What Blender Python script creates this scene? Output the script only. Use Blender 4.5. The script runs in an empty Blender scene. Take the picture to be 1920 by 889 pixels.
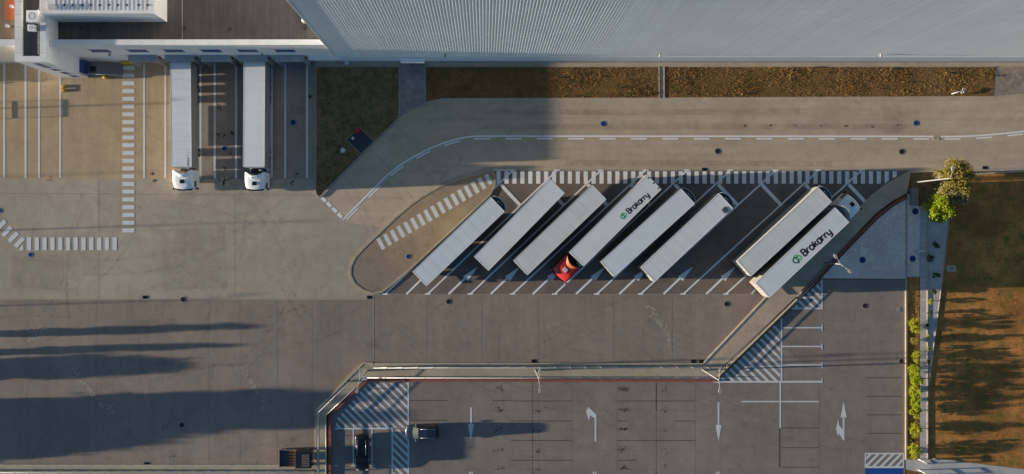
import bpy, bmesh, math, random
from mathutils import Vector, Matrix
R = math.radians
random.seed(7)
sc = bpy.context.scene
COL = sc.collection

# ------------------------------------------------------------------ camera, sky, sun, exposure
HC = 125.0            # camera height above the yard (m)
S = 14.4              # photo pixels per metre on the ground
NX, NY = 908.0, 435.0 # the point of the photo straight below the camera
cam_d = bpy.data.cameras.new('camera')
cam = bpy.data.objects.new('camera', cam_d); COL.objects.link(cam)
cam.location = (0, 0, HC); cam.rotation_euler = (0, 0, 0)
cam_d.sensor_width = 36; cam_d.lens = 36 * HC * S / 1920
cam_d.shift_x = (960 - NX) / 1920; cam_d.shift_y = -(444.5 - NY) / 1920
cam_d.clip_start = 1; cam_d.clip_end = 6000
sc.camera = cam
SUN_EL = 6.2
SUN_AZ = 268.15        # compass bearing the sun stands at
w = bpy.data.worlds.new('World'); sc.world = w; w.use_nodes = True
wn = w.node_tree; wn.nodes.clear()
sky = wn.nodes.new('ShaderNodeTexSky'); sky.sky_type = 'NISHITA'; sky.sun_disc = False
sky.sun_elevation = R(SUN_EL); sky.sun_rotation = R(SUN_AZ)
sky.air_density = 1.0; sky.dust_density = 0.5; sky.ozone_density = 3.2
bg = wn.nodes.new('ShaderNodeBackground'); bg.inputs[1].default_value = 0.076
wo = wn.nodes.new('ShaderNodeOutputWorld')
wn.links.new(sky.outputs[0], bg.inputs[0]); wn.links.new(bg.outputs[0], wo.inputs[0])
sd = bpy.data.lights.new('sun', 'SUN'); sd.energy = 5.0; sd.angle = R(0.5); sd.color = (1.0, 0.84, 0.66)
so = bpy.data.objects.new('sun', sd); COL.objects.link(so)
az = R(SUN_AZ); el = R(SUN_EL)
to_sun = Vector((math.sin(az) * math.cos(el), math.cos(az) * math.cos(el), math.sin(el)))
so.rotation_euler = to_sun.to_track_quat('Z', 'Y').to_euler()
sc.view_settings.view_transform = 'Standard'; sc.view_settings.look = 'None'
sc.view_settings.gamma = 1; sc.view_settings.use_curve_mapping = False
sc.view_settings.exposure = 1.28
sc.render.engine = 'CYCLES'
sc.cycles.max_bounces = 6; sc.cycles.diffuse_bounces = 3

# ------------------------------------------------------------------ helpers
def G(px, py, z=0.0):
    """survey: photo point at height z -> metres on site"""
    k = (HC - z) / HC / S
    return Vector(((px - NX) * k, (NY - py) * k, z))

def tag(o, label=None, cat=None, group=None, kind=None):
    if label: o['label'] = label
    if cat: o['category'] = cat
    if group: o['group'] = group
    if kind: o['kind'] = kind
    return o

def link(name, me, mats, parent=None):
    o = bpy.data.objects.new(name, me); COL.objects.link(o)
    for m in (mats if isinstance(mats, (list, tuple)) else [mats]): me.materials.append(m)
    if parent is not None: o.parent = parent
    return o

def empty(name, loc=(0, 0, 0), rz=0.0):
    o = bpy.data.objects.new(name, None); COL.objects.link(o)
    o.location = loc; o.rotation_euler = (0, 0, rz); o.empty_display_size = 0.3
    return o

class MB:
    def __init__(s): s.v = []; s.f = []; s.mi = []; s.sm = []
    def face(s, idx, mi=0, sm=False): s.f.append(idx); s.mi.append(mi); s.sm.append(sm)
    def poly(s, pts, mi=0):
        n = len(s.v); s.v += [tuple(p) for p in pts]; s.face(list(range(n, n + len(pts))), mi)
    def prism(s, pts, z0, z1, mi=0):
        """pts: xy outline, counter-clockwise"""
        a = sum(pts[i][0] * pts[(i + 1) % len(pts)][1] - pts[(i + 1) % len(pts)][0] * pts[i][1] for i in range(len(pts)))
        if a < 0: pts = list(reversed(pts))
        n = len(s.v); m = len(pts)
        s.v += [(p[0], p[1], z0) for p in pts] + [(p[0], p[1], z1) for p in pts]
        s.face([n + m + i for i in range(m)], mi); s.face([n + i for i in reversed(range(m))], mi)
        for i in range(m):
            j = (i + 1) % m; s.face([n + i, n + j, n + m + j, n + m + i], mi)
    def box(s, x0, x1, y0, y1, z0, z1, mi=0):
        s.prism([(x0, y0), (x1, y0), (x1, y1), (x0, y1)], z0, z1, mi)
    def tube(s, a, b, ra, rb=None, n=8, mi=0):
        rb = ra if rb is None else rb
        a = Vector(a); b = Vector(b); d = (b - a).normalized()
        u = d.orthogonal().normalized(); v = d.cross(u); k = len(s.v)
        for i in range(n):
            t = 2 * math.pi * i / n; c = u * math.cos(t) + v * math.sin(t)
            s.v += [tuple(a + c * ra), tuple(b + c * rb)]
        for i in range(n):
            j = (i + 1) % n; s.face([k + 2 * i, k + 2 * j, k + 2 * j + 1, k + 2 * i + 1], mi, True)
        s.face([k + 2 * i for i in reversed(range(n))], mi); s.face([k + 2 * i + 1 for i in range(n)], mi)
    def disc(s, c, r, z, n=20, mi=0, jit=0.0):
        s.poly([(c[0] + r * (1 + random.uniform(-jit, jit)) * math.cos(2 * math.pi * i / n),
                 c[1] + r * (1 + random.uniform(-jit, jit)) * math.sin(2 * math.pi * i / n), z) for i in range(n)], mi)
    def ribbon(s, pts, wd, z, closed=False, mi=0, z1=None):
        """mitred stripe of width wd along xy points; z1 gives it a height"""
        P = [Vector((p[0], p[1])) for p in pts]; n = len(P); L = []; Rr = []
        for i in range(n):
            if closed: a, b = P[i - 1], P[(i + 1) % n]
            else: a, b = P[max(i - 1, 0)], P[min(i + 1, n - 1)]
            d1 = (P[i] - a).normalized() if (P[i] - a).length > 1e-6 else (b - P[i]).normalized()
            d2 = (b - P[i]).normalized() if (b - P[i]).length > 1e-6 else d1
            t = (d1 + d2); t = t.normalized() if t.length > 1e-4 else d1
            nn = Vector((-t.y, t.x)); c = max(0.45, nn.dot(Vector((-d1.y, d1.x))))
            L.append(P[i] + nn * wd / 2 / c); Rr.append(P[i] - nn * wd / 2 / c)
        m = n if closed else n - 1
        for i in range(m):
            j = (i + 1) % n
            if z1 is None:
                s.poly([(Rr[i].x, Rr[i].y, z), (Rr[j].x, Rr[j].y, z), (L[j].x, L[j].y, z), (L[i].x, L[i].y, z)], mi)
            else:
                k = len(s.v)
                s.v += [(Rr[i].x, Rr[i].y, z1), (Rr[j].x, Rr[j].y, z1), (L[j].x, L[j].y, z1), (L[i].x, L[i].y, z1),
                        (Rr[i].x, Rr[i].y, z), (Rr[j].x, Rr[j].y, z), (L[j].x, L[j].y, z), (L[i].x, L[i].y, z)]
                s.face([k, k + 1, k + 2, k + 3], mi); s.face([k + 4, k + 5, k + 1, k], mi); s.face([k + 2, k + 6, k + 7, k + 3][::1], mi)
                if not closed and i == 0: s.face([k, k + 3, k + 7, k + 4], mi)
                if not closed and i == m - 1: s.face([k + 1, k + 5, k + 6, k + 2], mi)
    def build(s, name, mats, parent=None, bevel=0.0, smooth=False):
        me = bpy.data.meshes.new(name); me.from_pydata(s.v, [], s.f)
        if any(s.mi): me.polygons.foreach_set('material_index', s.mi)
        if any(s.sm) or smooth: me.polygons.foreach_set('use_smooth', [True] * len(s.f) if smooth else s.sm)
        me.update()
        if bevel:
            bm = bmesh.new(); bm.from_mesh(me)
            bmesh.ops.bevel(bm, geom=[e for e in bm.edges if e.calc_face_angle(0) > 0.6], offset=bevel, segments=2, affect='EDGES', profile=0.6, clamp_overlap=True)
            bm.to_mesh(me); bm.free()
        return link(name, me, mats, parent)

def GP(pts, z=0.0): return [G(p[0], p[1]).xy for p in pts]
def sheet(name, pts, z, m, **k):
    mb = MB(); P = GP(pts)
    a = sum(P[i][0] * P[(i + 1) % len(P)][1] - P[(i + 1) % len(P)][0] * P[i][1] for i in range(len(P)))
    if a < 0: P = P[::-1]
    mb.poly([(p[0], p[1], z) for p in P])
    o = mb.build(name, m)
    bm = bmesh.new(); bm.from_mesh(o.data); bmesh.ops.triangulate(bm, faces=bm.faces[:], ngon_method='EAR_CLIP'); bm.to_mesh(o.data); bm.free()
    tag(o, kind='structure'); return o

# ------------------------------------------------------------------ materials
def nodes(name):
    m = bpy.data.materials.new(name); m.use_nodes = True; nt = m.node_tree
    b = nt.nodes['Principled BSDF']; return m, nt, b
def N(nt, typ, **k):
    n = nt.nodes.new(typ)
    for a, v in k.items(): setattr(n, a, v)
    return n
def noise(nt, src, scale, detail=4, rough=0.6, sx=1, sy=1, sz=1, dist=0.0, off=0.0):
    mp = N(nt, 'ShaderNodeMapping'); mp.inputs['Scale'].default_value = (sx, sy, sz); mp.inputs['Location'].default_value = (off, off, off)
    nt.links.new(src, mp.inputs[0])
    t = N(nt, 'ShaderNodeTexNoise'); t.inputs['Scale'].default_value = scale; t.inputs['Detail'].default_value = detail
    t.inputs['Roughness'].default_value = rough; t.inputs['Distortion'].default_value = dist
    nt.links.new(mp.outputs[0], t.inputs['Vector']); return t.outputs['Fac']
def rng(nt, v, a, b, c, d):
    r = N(nt, 'ShaderNodeMapRange'); r.inputs[1].default_value = a; r.inputs[2].default_value = b
    r.inputs[3].default_value = c; r.inputs[4].default_value = d; nt.links.new(v, r.inputs[0]); return r.outputs[0]
def mth(nt, op, a, b):
    r = N(nt, 'ShaderNodeMath', operation=op)
    for i, x in enumerate((a, b)):
        if isinstance(x, (int, float)): r.inputs[i].default_value = x
        else: nt.links.new(x, r.inputs[i])
    return r.outputs[0]
def mixc(nt, f, a, b, mode='MIX'):
    r = N(nt, 'ShaderNodeMix', data_type='RGBA', blend_type=mode)
    if isinstance(f, (int, float)): r.inputs[0].default_value = f
    else: nt.links.new(f, r.inputs[0])
    for i, x in ((6, a), (7, b)):
        if isinstance(x, tuple): r.inputs[i].default_value = (*x, 1)
        else: nt.links.new(x, r.inputs[i])
    return r.outputs[2]
def coord(nt): return N(nt, 'ShaderNodeTexCoord').outputs['Object']
def grey(nt, v):
    c = N(nt, 'ShaderNodeCombineColor')
    for i in range(3): nt.links.new(v, c.inputs[i])
    return c.outputs[0]

def simple(name, col, rough=0.6, metal=0.0, var=0.12, scale=3.0, coat=0.0, bump=0.0):
    m, nt, b = nodes(name); c = coord(nt)
    f = noise(nt, c, scale, 5)
    v = rng(nt, f, 0.3, 0.7, 1 - var, 1 + var)
    nt.links.new(mixc(nt, 1.0, col, grey(nt, v), 'MULTIPLY'), b.inputs['Base Color'])
    b.inputs['Roughness'].default_value = rough; b.inputs['Metallic'].default_value = metal
    b.inputs['Coat Weight'].default_value = coat
    if bump:
        bp = N(nt, 'ShaderNodeBump'); bp.inputs['Strength'].default_value = bump; bp.inputs['Distance'].default_value = 0.02
        nt.links.new(noise(nt, c, scale * 12, 4), bp.inputs['Height']); nt.links.new(bp.outputs[0], b.inputs['Normal'])
    return m

def paving(name, c1, c2, sx=1.0, sy=1.0, panel=(7.5, 7.5), pvar=0.04, grain=0.10, track=0.10, bump=0.25, stain=0.25):
    """worn asphalt or concrete: broad patches, wheel streaks, slab tones, aggregate grain, stains"""
    m, nt, b = nodes(name); c = coord(nt)
    big = noise(nt, c, 0.09, 5, 0.62, dist=0.6)
    col = mixc(nt, rng(nt, big, 0.33, 0.68, 0, 1), c1, c2)
    st = noise(nt, c, 0.5, 6, 0.7, sx, sy, 1, 0.3, 31)
    gr = noise(nt, c, 7.0, 4, 0.75)
    fine = noise(nt, c, 28.0, 2, 0.7)
    mid = noise(nt, c, 0.8, 7, 0.72, off=9)
    sn = N(nt, 'ShaderNodeVectorMath', operation='SNAP'); sn.inputs[1].default_value = (panel[0], panel[1], 100)
    nt.links.new(c, sn.inputs[0]); wnz = N(nt, 'ShaderNodeTexWhiteNoise'); nt.links.new(sn.outputs[0], wnz.inputs['Vector'])
    v = mth(nt, 'MULTIPLY', rng(nt, st, 0.3, 0.7, 1 - track, 1 + track), rng(nt, gr, 0.3, 0.7, 1 - grain, 1 + grain))
    v = mth(nt, 'MULTIPLY', v, rng(nt, fine, 0.3, 0.7, 1 - grain, 1 + grain))
    v = mth(nt, 'MULTIPLY', v, rng(nt, mid, 0.3, 0.7, 0.90, 1.10))
    v = mth(nt, 'MULTIPLY', v, rng(nt, wnz.outputs['Value'], 0, 1, 1 - pvar, 1 + pvar))
    sp = noise(nt, c, 0.33, 7, 0.66, off=77, dist=1.2)
    v = mth(nt, 'MULTIPLY', v, rng(nt, sp, 0.60, 0.74, 1, 1 - stain))
    dots = noise(nt, c, 1.7, 3, 0.5, off=55)
    v = mth(nt, 'MULTIPLY', v, rng(nt, dots, 0.74, 0.80, 1, 1 - stain))
    cr = N(nt, 'ShaderNodeTexVoronoi', feature='DISTANCE_TO_EDGE'); cr.inputs['Scale'].default_value = 0.07
    wob = N(nt, 'ShaderNodeVectorMath', operation='ADD'); nt.links.new(c, wob.inputs[0])
    nv = N(nt, 'ShaderNodeTexNoise'); nv.inputs['Scale'].default_value = 0.4; nv.inputs['Detail'].default_value = 5; nt.links.new(c, nv.inputs['Vector'])
    sc_ = N(nt, 'ShaderNodeVectorMath', operation='SCALE'); sc_.inputs['Scale'].default_value = 5.0; nt.links.new(nv.outputs['Color'], sc_.inputs[0])
    nt.links.new(sc_.outputs[0], wob.inputs[1]); nt.links.new(wob.outputs[0], cr.inputs['Vector'])
    crk = rng(nt, cr.outputs['Distance'], 0.0, 0.006, 0.86, 1.0)
    v = mth(nt, 'MULTIPLY', v, crk)
    nt.links.new(mixc(nt, 1.0, col, grey(nt, v), 'MULTIPLY'), b.inputs['Base Color'])
    b.inputs['Roughness'].default_value = 0.9; b.inputs['Specular IOR Level'].default_value = 0.25
    bp = N(nt, 'ShaderNodeBump'); bp.inputs['Strength'].default_value = bump; bp.inputs['Distance'].default_value = 0.01
    nt.links.new(gr, bp.inputs['Height']); nt.links.new(bp.outputs[0], b.inputs['Normal'])
    return m

def turf(name, cols, scale=0.35, rough=1.0):
    m, nt, b = nodes(name); c = coord(nt)
    a = noise(nt, c, scale, 6, 0.7, dist=0.5); d = noise(nt, c, scale * 5, 5, 0.7, off=13); e = noise(nt, c, 9, 4, 0.8, off=3)
    col = mixc(nt, rng(nt, a, 0.36, 0.62, 0, 1), cols[0], cols[1])
    col = mixc(nt, rng(nt, d, 0.45, 0.68, 0, 1), col, cols[2])
    v = rng(nt, e, 0.3, 0.7, 0.35, 1.75)
    nt.links.new(mixc(nt, 1.0, col, grey(nt, v), 'MULTIPLY'), b.inputs['Base Color'])
    b.inputs['Roughness'].default_value = rough; b.inputs['Specular IOR Level'].default_value = 0.1
    return m

def paint(name, col, wear=0.35):
    m, nt, b = nodes(name); c = coord(nt)
    a = noise(nt, c, 5.0, 6, 0.75); d = noise(nt, c, 0.6, 3, 0.6, off=5)
    k = mth(nt, 'MULTIPLY', rng(nt, a, 0.52, 0.72, 0, 1), rng(nt, d, 0.35, 0.65, 0.1, 1.0))
    k = mth(nt, 'MULTIPLY', k, wear)
    nt.links.new(mixc(nt, k, col, (0.22, 0.20, 0.18)), b.inputs['Base Color'])
    b.inputs['Roughness'].default_value = 0.75; b.inputs['Specular IOR Level'].default_value = 0.2
    return m

def leafm(name, c1, c2, tr=0.35):
    m, nt, b = nodes(name); c = coord(nt)
    f = noise(nt, c, 2.2, 3, 0.6); g = noise(nt, c, 14, 2, 0.6, off=4)
    col = mixc(nt, rng(nt, f, 0.35, 0.65, 0, 1), c1, c2)
    col = mixc(nt, 1.0, col, grey(nt, rng(nt, g, 0.3, 0.7, 0.65, 1.35)), 'MULTIPLY')
    nt.links.new(col, b.inputs['Base Color']); b.inputs['Roughness'].default_value = 0.6
    b.inputs['Specular IOR Level'].default_value = 0.3
    t = N(nt, 'ShaderNodeBsdfTranslucent'); nt.links.new(col, t.inputs[0])
    mx = N(nt, 'ShaderNodeMixShader'); mx.inputs[0].default_value = tr
    nt.links.new(b.outputs[0], mx.inputs[1]); nt.links.new(t.outputs[0], mx.inputs[2])
    nt.links.new(mx.outputs[0], nt.nodes['Material Output'].inputs[0]); return m

M = {}
M['yard'] = paving('yard_concrete', (0.34, 0.300, 0.232), (0.395, 0.352, 0.285), sx=1.0, sy=0.5, panel=(7.2, 13), track=0.06)
M['apron'] = paving('warm_light_apron', (0.37, 0.285, 0.175), (0.44, 0.345, 0.225), sx=1.6, sy=0.15, panel=(9.5, 40), track=0.08, pvar=.02)  # warm tone of the light over the docks, put into the paving colour
M['dock_lane'] = paving('dock_lane_asphalt', (0.25, 0.215, 0.185), (0.31, 0.27, 0.225), sx=2, sy=0.1, panel=(3.4, 60), track=0.1)
M['road'] = paving('road_asphalt', (0.39, 0.325, 0.235), (0.46, 0.385, 0.285), sx=0.06, sy=1.6, panel=(19, 50), track=0.12)
M['lane'] = paving('lane_asphalt', (0.235, 0.193, 0.156), (0.285, 0.238, 0.193), sx=1.4, sy=0.12, panel=(4.6, 60), track=0.09)
M['bay'] = paving('bay_asphalt', (0.125, 0.118, 0.115), (0.225, 0.172, 0.128), sx=1, sy=1, panel=(90, 90), pvar=0.0, stain=0.35)
M['park'] = paving('car_park_asphalt', (0.21, 0.18, 0.155), (0.26, 0.225, 0.19), sx=1.0, sy=0.3, panel=(5.1, 2.56), pvar=0.03, track=0.07)
M['island'] = paving('island_asphalt', (0.24, 0.20, 0.165), (0.36, 0.275, 0.16), panel=(90, 90), pvar=0)
M['walk'] = paving('pavement_slabs', (0.36, 0.31, 0.225), (0.42, 0.36, 0.26), panel=(2.56, 50), pvar=0.05)
M['ramp'] = paving('ramp_concrete', (0.39, 0.325, 0.235), (0.45, 0.38, 0.28), panel=(50, 50), pvar=0)
M['slab'] = paving('grey_slabs', (0.42, 0.40, 0.39), (0.48, 0.46, 0.44), panel=(50, 2.5), pvar=0.04)
M['door_path'] = paving('entrance_path', (0.25, 0.225, 0.21), (0.33, 0.30, 0.28), panel=(0.6, 0.6), pvar=0.12)
M['gravel'] = paving('gravel', (0.60, 0.51, 0.45), (0.74, 0.64, 0.57), grain=0.35, panel=(90, 90), pvar=0, bump=1.0, stain=0.1)
M['kerb'] = simple('kerb_concrete', (0.36, 0.31, 0.225), 0.85, var=0.15, scale=1.5, bump=0.2)
M['kerb_pale'] = simple('pale_concrete', (0.42, 0.365, 0.27), 0.85, var=0.15, scale=1.5)
M['red_kerb'] = simple('red_kerb_paint', (0.24, 0.075, 0.055), 0.8, var=0.25, scale=1.2)
M['grass'] = turf('field_turf', ((0.24, 0.115, 0.038), (0.52, 0.235, 0.070), (0.16, 0.125, 0.03)), 0.16)
M['strip'] = turf('verge_turf', ((0.15, 0.085, 0.035), (0.22, 0.12, 0.05), (0.09, 0.08, 0.028)), 0.2)
M['lawn'] = turf('lawn_turf', ((0.16, 0.115, 0.055), (0.25, 0.16, 0.085), (0.07, 0.075, 0.03)), 0.3)
M['blade_dry'] = turf('dry_blades', ((0.42, 0.23, 0.08), (0.60, 0.38, 0.16), (0.16, 0.15, 0.04)), 0.25)
M['blade_field'] = turf('field_blades', ((0.52, 0.25, 0.06), (0.66, 0.31, 0.09), (0.28, 0.22, 0.045)), 0.14)
M['blade_ye'] = turf('yellow_blades', ((0.46, 0.33, 0.04), (0.60, 0.36, 0.06), (0.26, 0.27, 0.03)), 0.5)
M['blade_lawn'] = turf('lawn_blades', ((0.22, 0.155, 0.07), (0.34, 0.22, 0.12), (0.08, 0.09, 0.035)), 0.3)
M['earth'] = turf('outer_land', ((0.10, 0.08, 0.045), (0.13, 0.10, 0.06), (0.07, 0.07, 0.035)), 0.05)
M['white_line'] = paint('white_road_paint', (0.60, 0.63, 0.63))
M['shade_lift_line'] = paint('shade_lift_paint', (0.76, 0.78, 0.78), .3)  # same white paint with raised colour, brightens lines lying in shade
M['pale_line'] = paint('thin_joint', (0.34, 0.30, 0.25), 0.8)
M['dark_line'] = paint('blackout_paint', (0.075, 0.07, 0.066), 0.8)
M['thin_line'] = paint('worn_thin_line', (0.185, 0.16, 0.14), 0.9)
def soft_mark(name, col, amt, scale=1.5):
    m, nt, b = nodes(name); c = coord(nt); b.inputs['Base Color'].default_value = (*col, 1); b.inputs['Roughness'].default_value = .9
    f = rng(nt, noise(nt, c, scale, 6, .75), .38, .66, 0, amt); tr = N(nt, 'ShaderNodeBsdfTransparent'); mx = N(nt, 'ShaderNodeMixShader')
    nt.links.new(f, mx.inputs[0]); nt.links.new(tr.outputs[0], mx.inputs[1]); nt.links.new(b.outputs[0], mx.inputs[2]); nt.links.new(mx.outputs[0], nt.nodes['Material Output'].inputs[0]); return m
M['tyre_mark'] = soft_mark('tyre_mark', (.09, .08, .07), .13, .9); M['patch_pale'] = soft_mark('pale_patch', (.40, .34, .28), .42, .6); M['patch_dark'] = soft_mark('dark_patch', (.12, .10, .085), .20, .35)
M['blue_paint'] = paint('blue_road_paint', (0.012, 0.07, 0.28), 0.1)
M['grid'] = paving('grid_paving', (0.24, 0.205, 0.165), (0.30, 0.25, 0.20), panel=(0.35, 0.35), pvar=0.2)
M['stain'] = soft_mark('oil_stain', (.045, .036, .03), 1.3, 6)

# ------------------------------------------------------------------ ground, roads, pavements
sheet('ground', [(-30000, -30000), (30000, -30000), (30000, 30000), (-30000, 30000)], -0.03, M['earth'])
sheet('yard', [(-1500, -900), (2600, -900), (2600, 318), (1707, 322), (1490, 575), (700, 575), (-1500, 575)], 0.0, M['yard'])
sheet('warm_light_apron', [(-1500, -900), (590, -900), (590, 336), (-1500, 336)], 0.004, M['apron'])
sheet('dock_lane', [(373, 116), (590, 116), (590, 336), (373, 336)], 0.008, M['dock_lane'])
sheet('lane_road', [(-1500, 561), (700, 561), (700, 553), (1450, 553), (1322, 684), (680, 684), (591, 770), (591, 1300), (-1500, 1300)], 0.004, M['lane'])
road_n = [(600, 369), (640, 329), (700, 269), (748, 221), (772, 205), (800, 196), (832, 191), (1780, 190), (1866, 187), (1925, 180), (2600, 120)]
road_s = [(2600, 305), (1920, 312), (1760, 321), (1707, 321), (1704, 318), (924, 317), (897, 325), (863, 334.5), (827, 348), (797, 365), (772, 381), (742, 407), (720, 428), (646, 416)]
sheet('access_road', road_n + road_s, 0.004, M['road'])
isl = [(923, 318.8), (897, 325.8), (863.7, 335), (827, 348.6), (797, 365.3), (772.6, 382), (742, 407.8), (711.9, 436.7), (681.5, 465.5), (666.3, 482), (657.8, 499), (657, 515.6), (664.8, 532.3), (681.5, 544.5), (699.7, 550), (715, 547.5), (730, 537), (772.6, 500.5), (833.4, 444.3), (894, 388), (918.4, 365.3), (927.5, 347), (928.4, 330.4)]
path_w = [(1320, 681), (1378, 619), (1436, 557.5), (1540, 458), (1614.9, 386.6), (1634.6, 366.8), (1662, 345.6), (1707.5, 321.9)]
sheet('truck_bay', [(924, 320), (1704, 320)] + path_w[::-1][1:6] + [(1440, 552.5), (716, 552.5), (731, 539), (773, 502), (834, 446), (895, 390), (921, 365), (929.5, 347), (930, 330)], 0.008, M['bay'])
sheet('island_paving', isl, 0.10, M['island'])
mb = MB(); mb.ribbon(GP(isl), 0.26, 0.0, True, 0, 0.13); tag(mb.build('island_kerb', M['kerb']), kind='structure')
# car park
sheet('car_park', [(616, 778), (686, 712), (1344, 714), (1490, 575), (1540, 524), (1697, 524), (1697, 1300), (616, 1300)], 0.008, M['park'])
# raised footway between lane and car park, with its return on the left and the ramp on the right
sheet('footway', [(681, 680), (1320, 681), (1349, 702), (1342, 710), (688, 708), (612, 778), (612, 1300), (592, 1300), (592, 770)], 0.12, M['walk'])
red_w = [(1342, 713), (1490, 569), (1497, 554), (1552.6, 498.5), (1598, 450), (1643.8, 404.5), (1674, 381.5), (1700, 367.5)]
path_e = [(1338, 704), (1488, 560), (1551, 494), (1596, 446), (1642, 400), (1672, 377), (1700, 362)]
sheet('ramp_path', path_w + [(1704, 340), (1700, 362)] + path_e[::-1][1:], 0.11, M['ramp'])
mb = MB()
mb.ribbon(GP([(1320, 680)] + path_w[1:]), 0.2, 0.0, False, 0, 0.15)
mb.ribbon(GP([(592.5, 1200), (592.5, 770), (681, 681), (700, 681.5)]), 0.22, 0.0, False, 0, 0.16)
mb.ribbon(GP([(700, 682), (1320, 682)]), 0.16, 0.0, False, 0, 0.14)
tag(mb.build('footway_kerb', M['kerb_pale']), kind='structure')
mb = MB()
mb.ribbon(GP([(619, 1200), (619, 778.5), (688, 713), (1343, 713)]), 0.34, 0.0, False, 0, 0.2)
mb.ribbon(GP([(1497, 555), (1554, 499), (1599.5, 450.5), (1645, 405.5), (1675, 382.5), (1700, 369)]), 0.34, 0.0, False, 0, 0.2)
tag(mb.build('red_kerb', M['red_kerb']), kind='structure')
mb = MB()
P1 = GP([(1338, 708), (1490, 566)]); mb.ribbon(P1, 0.75, 0.0, False, 0, 0.06)
tag(mb.build('brown_margin', simple('brown_margin', (0.17, 0.125, 0.095), 0.9, var=0.15)), kind='structure')
# gravel apron, verges, slab walk
sheet('gravel_apron', [(1540, 522), (1560, 500), (1603, 455), (1648, 409), (1677, 386), (1698, 374), (1698, 523)], 0.03, M['gravel'])
sheet('gravel_strip', [(1701, 362), (1725, 390), (1724, 519), (1701, 519)], 0.034, M['gravel'])
mb = MB(); mb.ribbon(GP([(1699.5, 368), (1699.5, 524)]), 0.14, 0, False, 0, 0.08); mb.ribbon(GP([(1698.5, 524), (1698.5, 862)]), 0.22, 0, False, 0, 0.14)
mb.ribbon(GP([(1738.8, 400), (1738.8, 862)]), 0.14, 0, False, 0, 0.12)
mb.ribbon(GP([(1779, 412), (1767, 522), (1741, 722)]), 0.10, 0, False, 0, 0.10)
mb.ribbon(GP([(1707.5, 322.5), (1745, 321), (1760, 323)]), 0.25, 0, False, 0, 0.12)
mb.ribbon(GP([(1815, 327.5), (1920, 321), (2500, 290)]), 0.22, 0, False, 0, 0.14)
tag(mb.build('site_kerb', M['kerb_pale']), kind='structure')
sheet('slab_walk', [(1725, 386), (1739, 386), (1738, 862), (1724, 862)], 0.05, M['slab'])
mb = MB()
for k in range(12):
    y = 413 + 37.3 * k; mb.ribbon(GP([(1725, y), (1738, y + (2 if k > 4 else 0))]), 0.09, 0.054)
tag(mb.build('slab_joints', M['white_line']), kind='structure')
sheet('slab_wedge', [(1740, 386), (1779, 386), (1778, 412), (1766, 522), (1741, 718)], 0.045, M['slab'])
sheet('planting_verge', [(1700, 519), (1724, 519), (1723, 862), (1700, 862)], 0.02, M['grass'])
sheet('corner_verge', [(1708, 324), (1760, 324), (1815, 329), (1790, 386), (1708, 386)], 0.015, M['lawn'])
sheet('field', [(1779, 386), (1815, 329), (1920, 322), (2600, 290), (2600, 945), (1920, 880), (1765, 861), (1739, 862), (1741, 722), (1767, 522), (1779, 412)], 0.012, M['grass'])
sheet('field_path', [(1698, 862), (1765, 861), (1920, 880), (2600, 945), (2600, 1020), (1920, 925), (1698, 880)], 0.03, M['slab'])
sheet('lower_verge', [(1698, 881), (1750, 884), (1920, 906), (1920, 1200), (1698, 1200)], 0.012, M['strip'])
# green strips by the wall
sheet('wall_footing_path', [(592, 115), (2600, 115), (2600, 124), (592, 124)], 0.01, M['ramp'])
sheet('lawn', [(593, 126), (748, 126), (748, 219), (598, 368), (593, 362)], 0.02, M['lawn'])
sheet('entrance_path', [(749, 116), (797, 116), (797, 197), (772, 205), (749, 220)], 0.014, M['door_path'])
sheet('verge_west', [(799, 126), (1235, 126), (1235, 183), (830, 184), (799, 191)], 0.02, M['strip'])
sheet('verge_east', [(1246, 126), (1867, 126), (1862, 180), (1246, 183)], 0.02, M['strip'])
sheet('ditch_crossing', [(1236, 124), (1245, 124), (1244, 184), (1237, 184)], 0.03, M['door_path'])
sheet('grid_paving', [(1868, 125), (2200, 125), (2200, 160), (1920, 175), (1864, 181)], 0.012, M['grid'])
sheet('road_margin', [(799, 192), (830, 185), (1866, 182), (1920, 176), (1920, 181), (1866, 188), (832, 191.5), (800, 196.5)], 0.008, M['ramp'])
mb = MB()
mb.ribbon(GP([(592, 116), (592, 362), (597, 369.5), (604, 367), (748, 223)]), 0.16, 0, False, 0, 0.12)
mb.ribbon(GP([(748.5, 116), (748.5, 219)]), 0.12, 0, False, 0, 0.07); mb.ribbon(GP([(797.8, 116), (797.8, 197)]), 0.12, 0, False, 0, 0.07)
mb.ribbon(GP([(593, 124.8), (748, 124.8)]), 0.1, 0, False, 0, 0.06); mb.ribbon(GP([(799, 124.8), (1236, 124.8)]), 0.1, 0, False, 0, 0.06)
mb.ribbon(GP([(1245.5, 124.8), (1867, 124.8)]), 0.1, 0, False, 0, 0.06)
mb.ribbon(GP([(1236, 125), (1236, 184)]), 0.1, 0, False, 0, 0.08); mb.ribbon(GP([(1245.5, 125), (1245.5, 184)]), 0.1, 0, False, 0, 0.08)
mb.ribbon(GP([(750, 221), (772, 206), (800, 197.5), (832, 192.5)]), 0.12, 0, False, 0, 0.03)
tag(mb.build('verge_kerb', M['kerb']), kind='structure')
# bottom left footway
sheet('south_footway', [(-1500, 873), (590, 874), (590, 1000), (-1500, 1000)], 0.10, M['walk'])
mb = MB(); mb.ribbon(GP([(-1500, 871.5), (590, 872.5)]), 0.2, 0, False, 0, 0.13); tag(mb.build('south_kerb', M['kerb_pale']), kind='structure')

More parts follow.
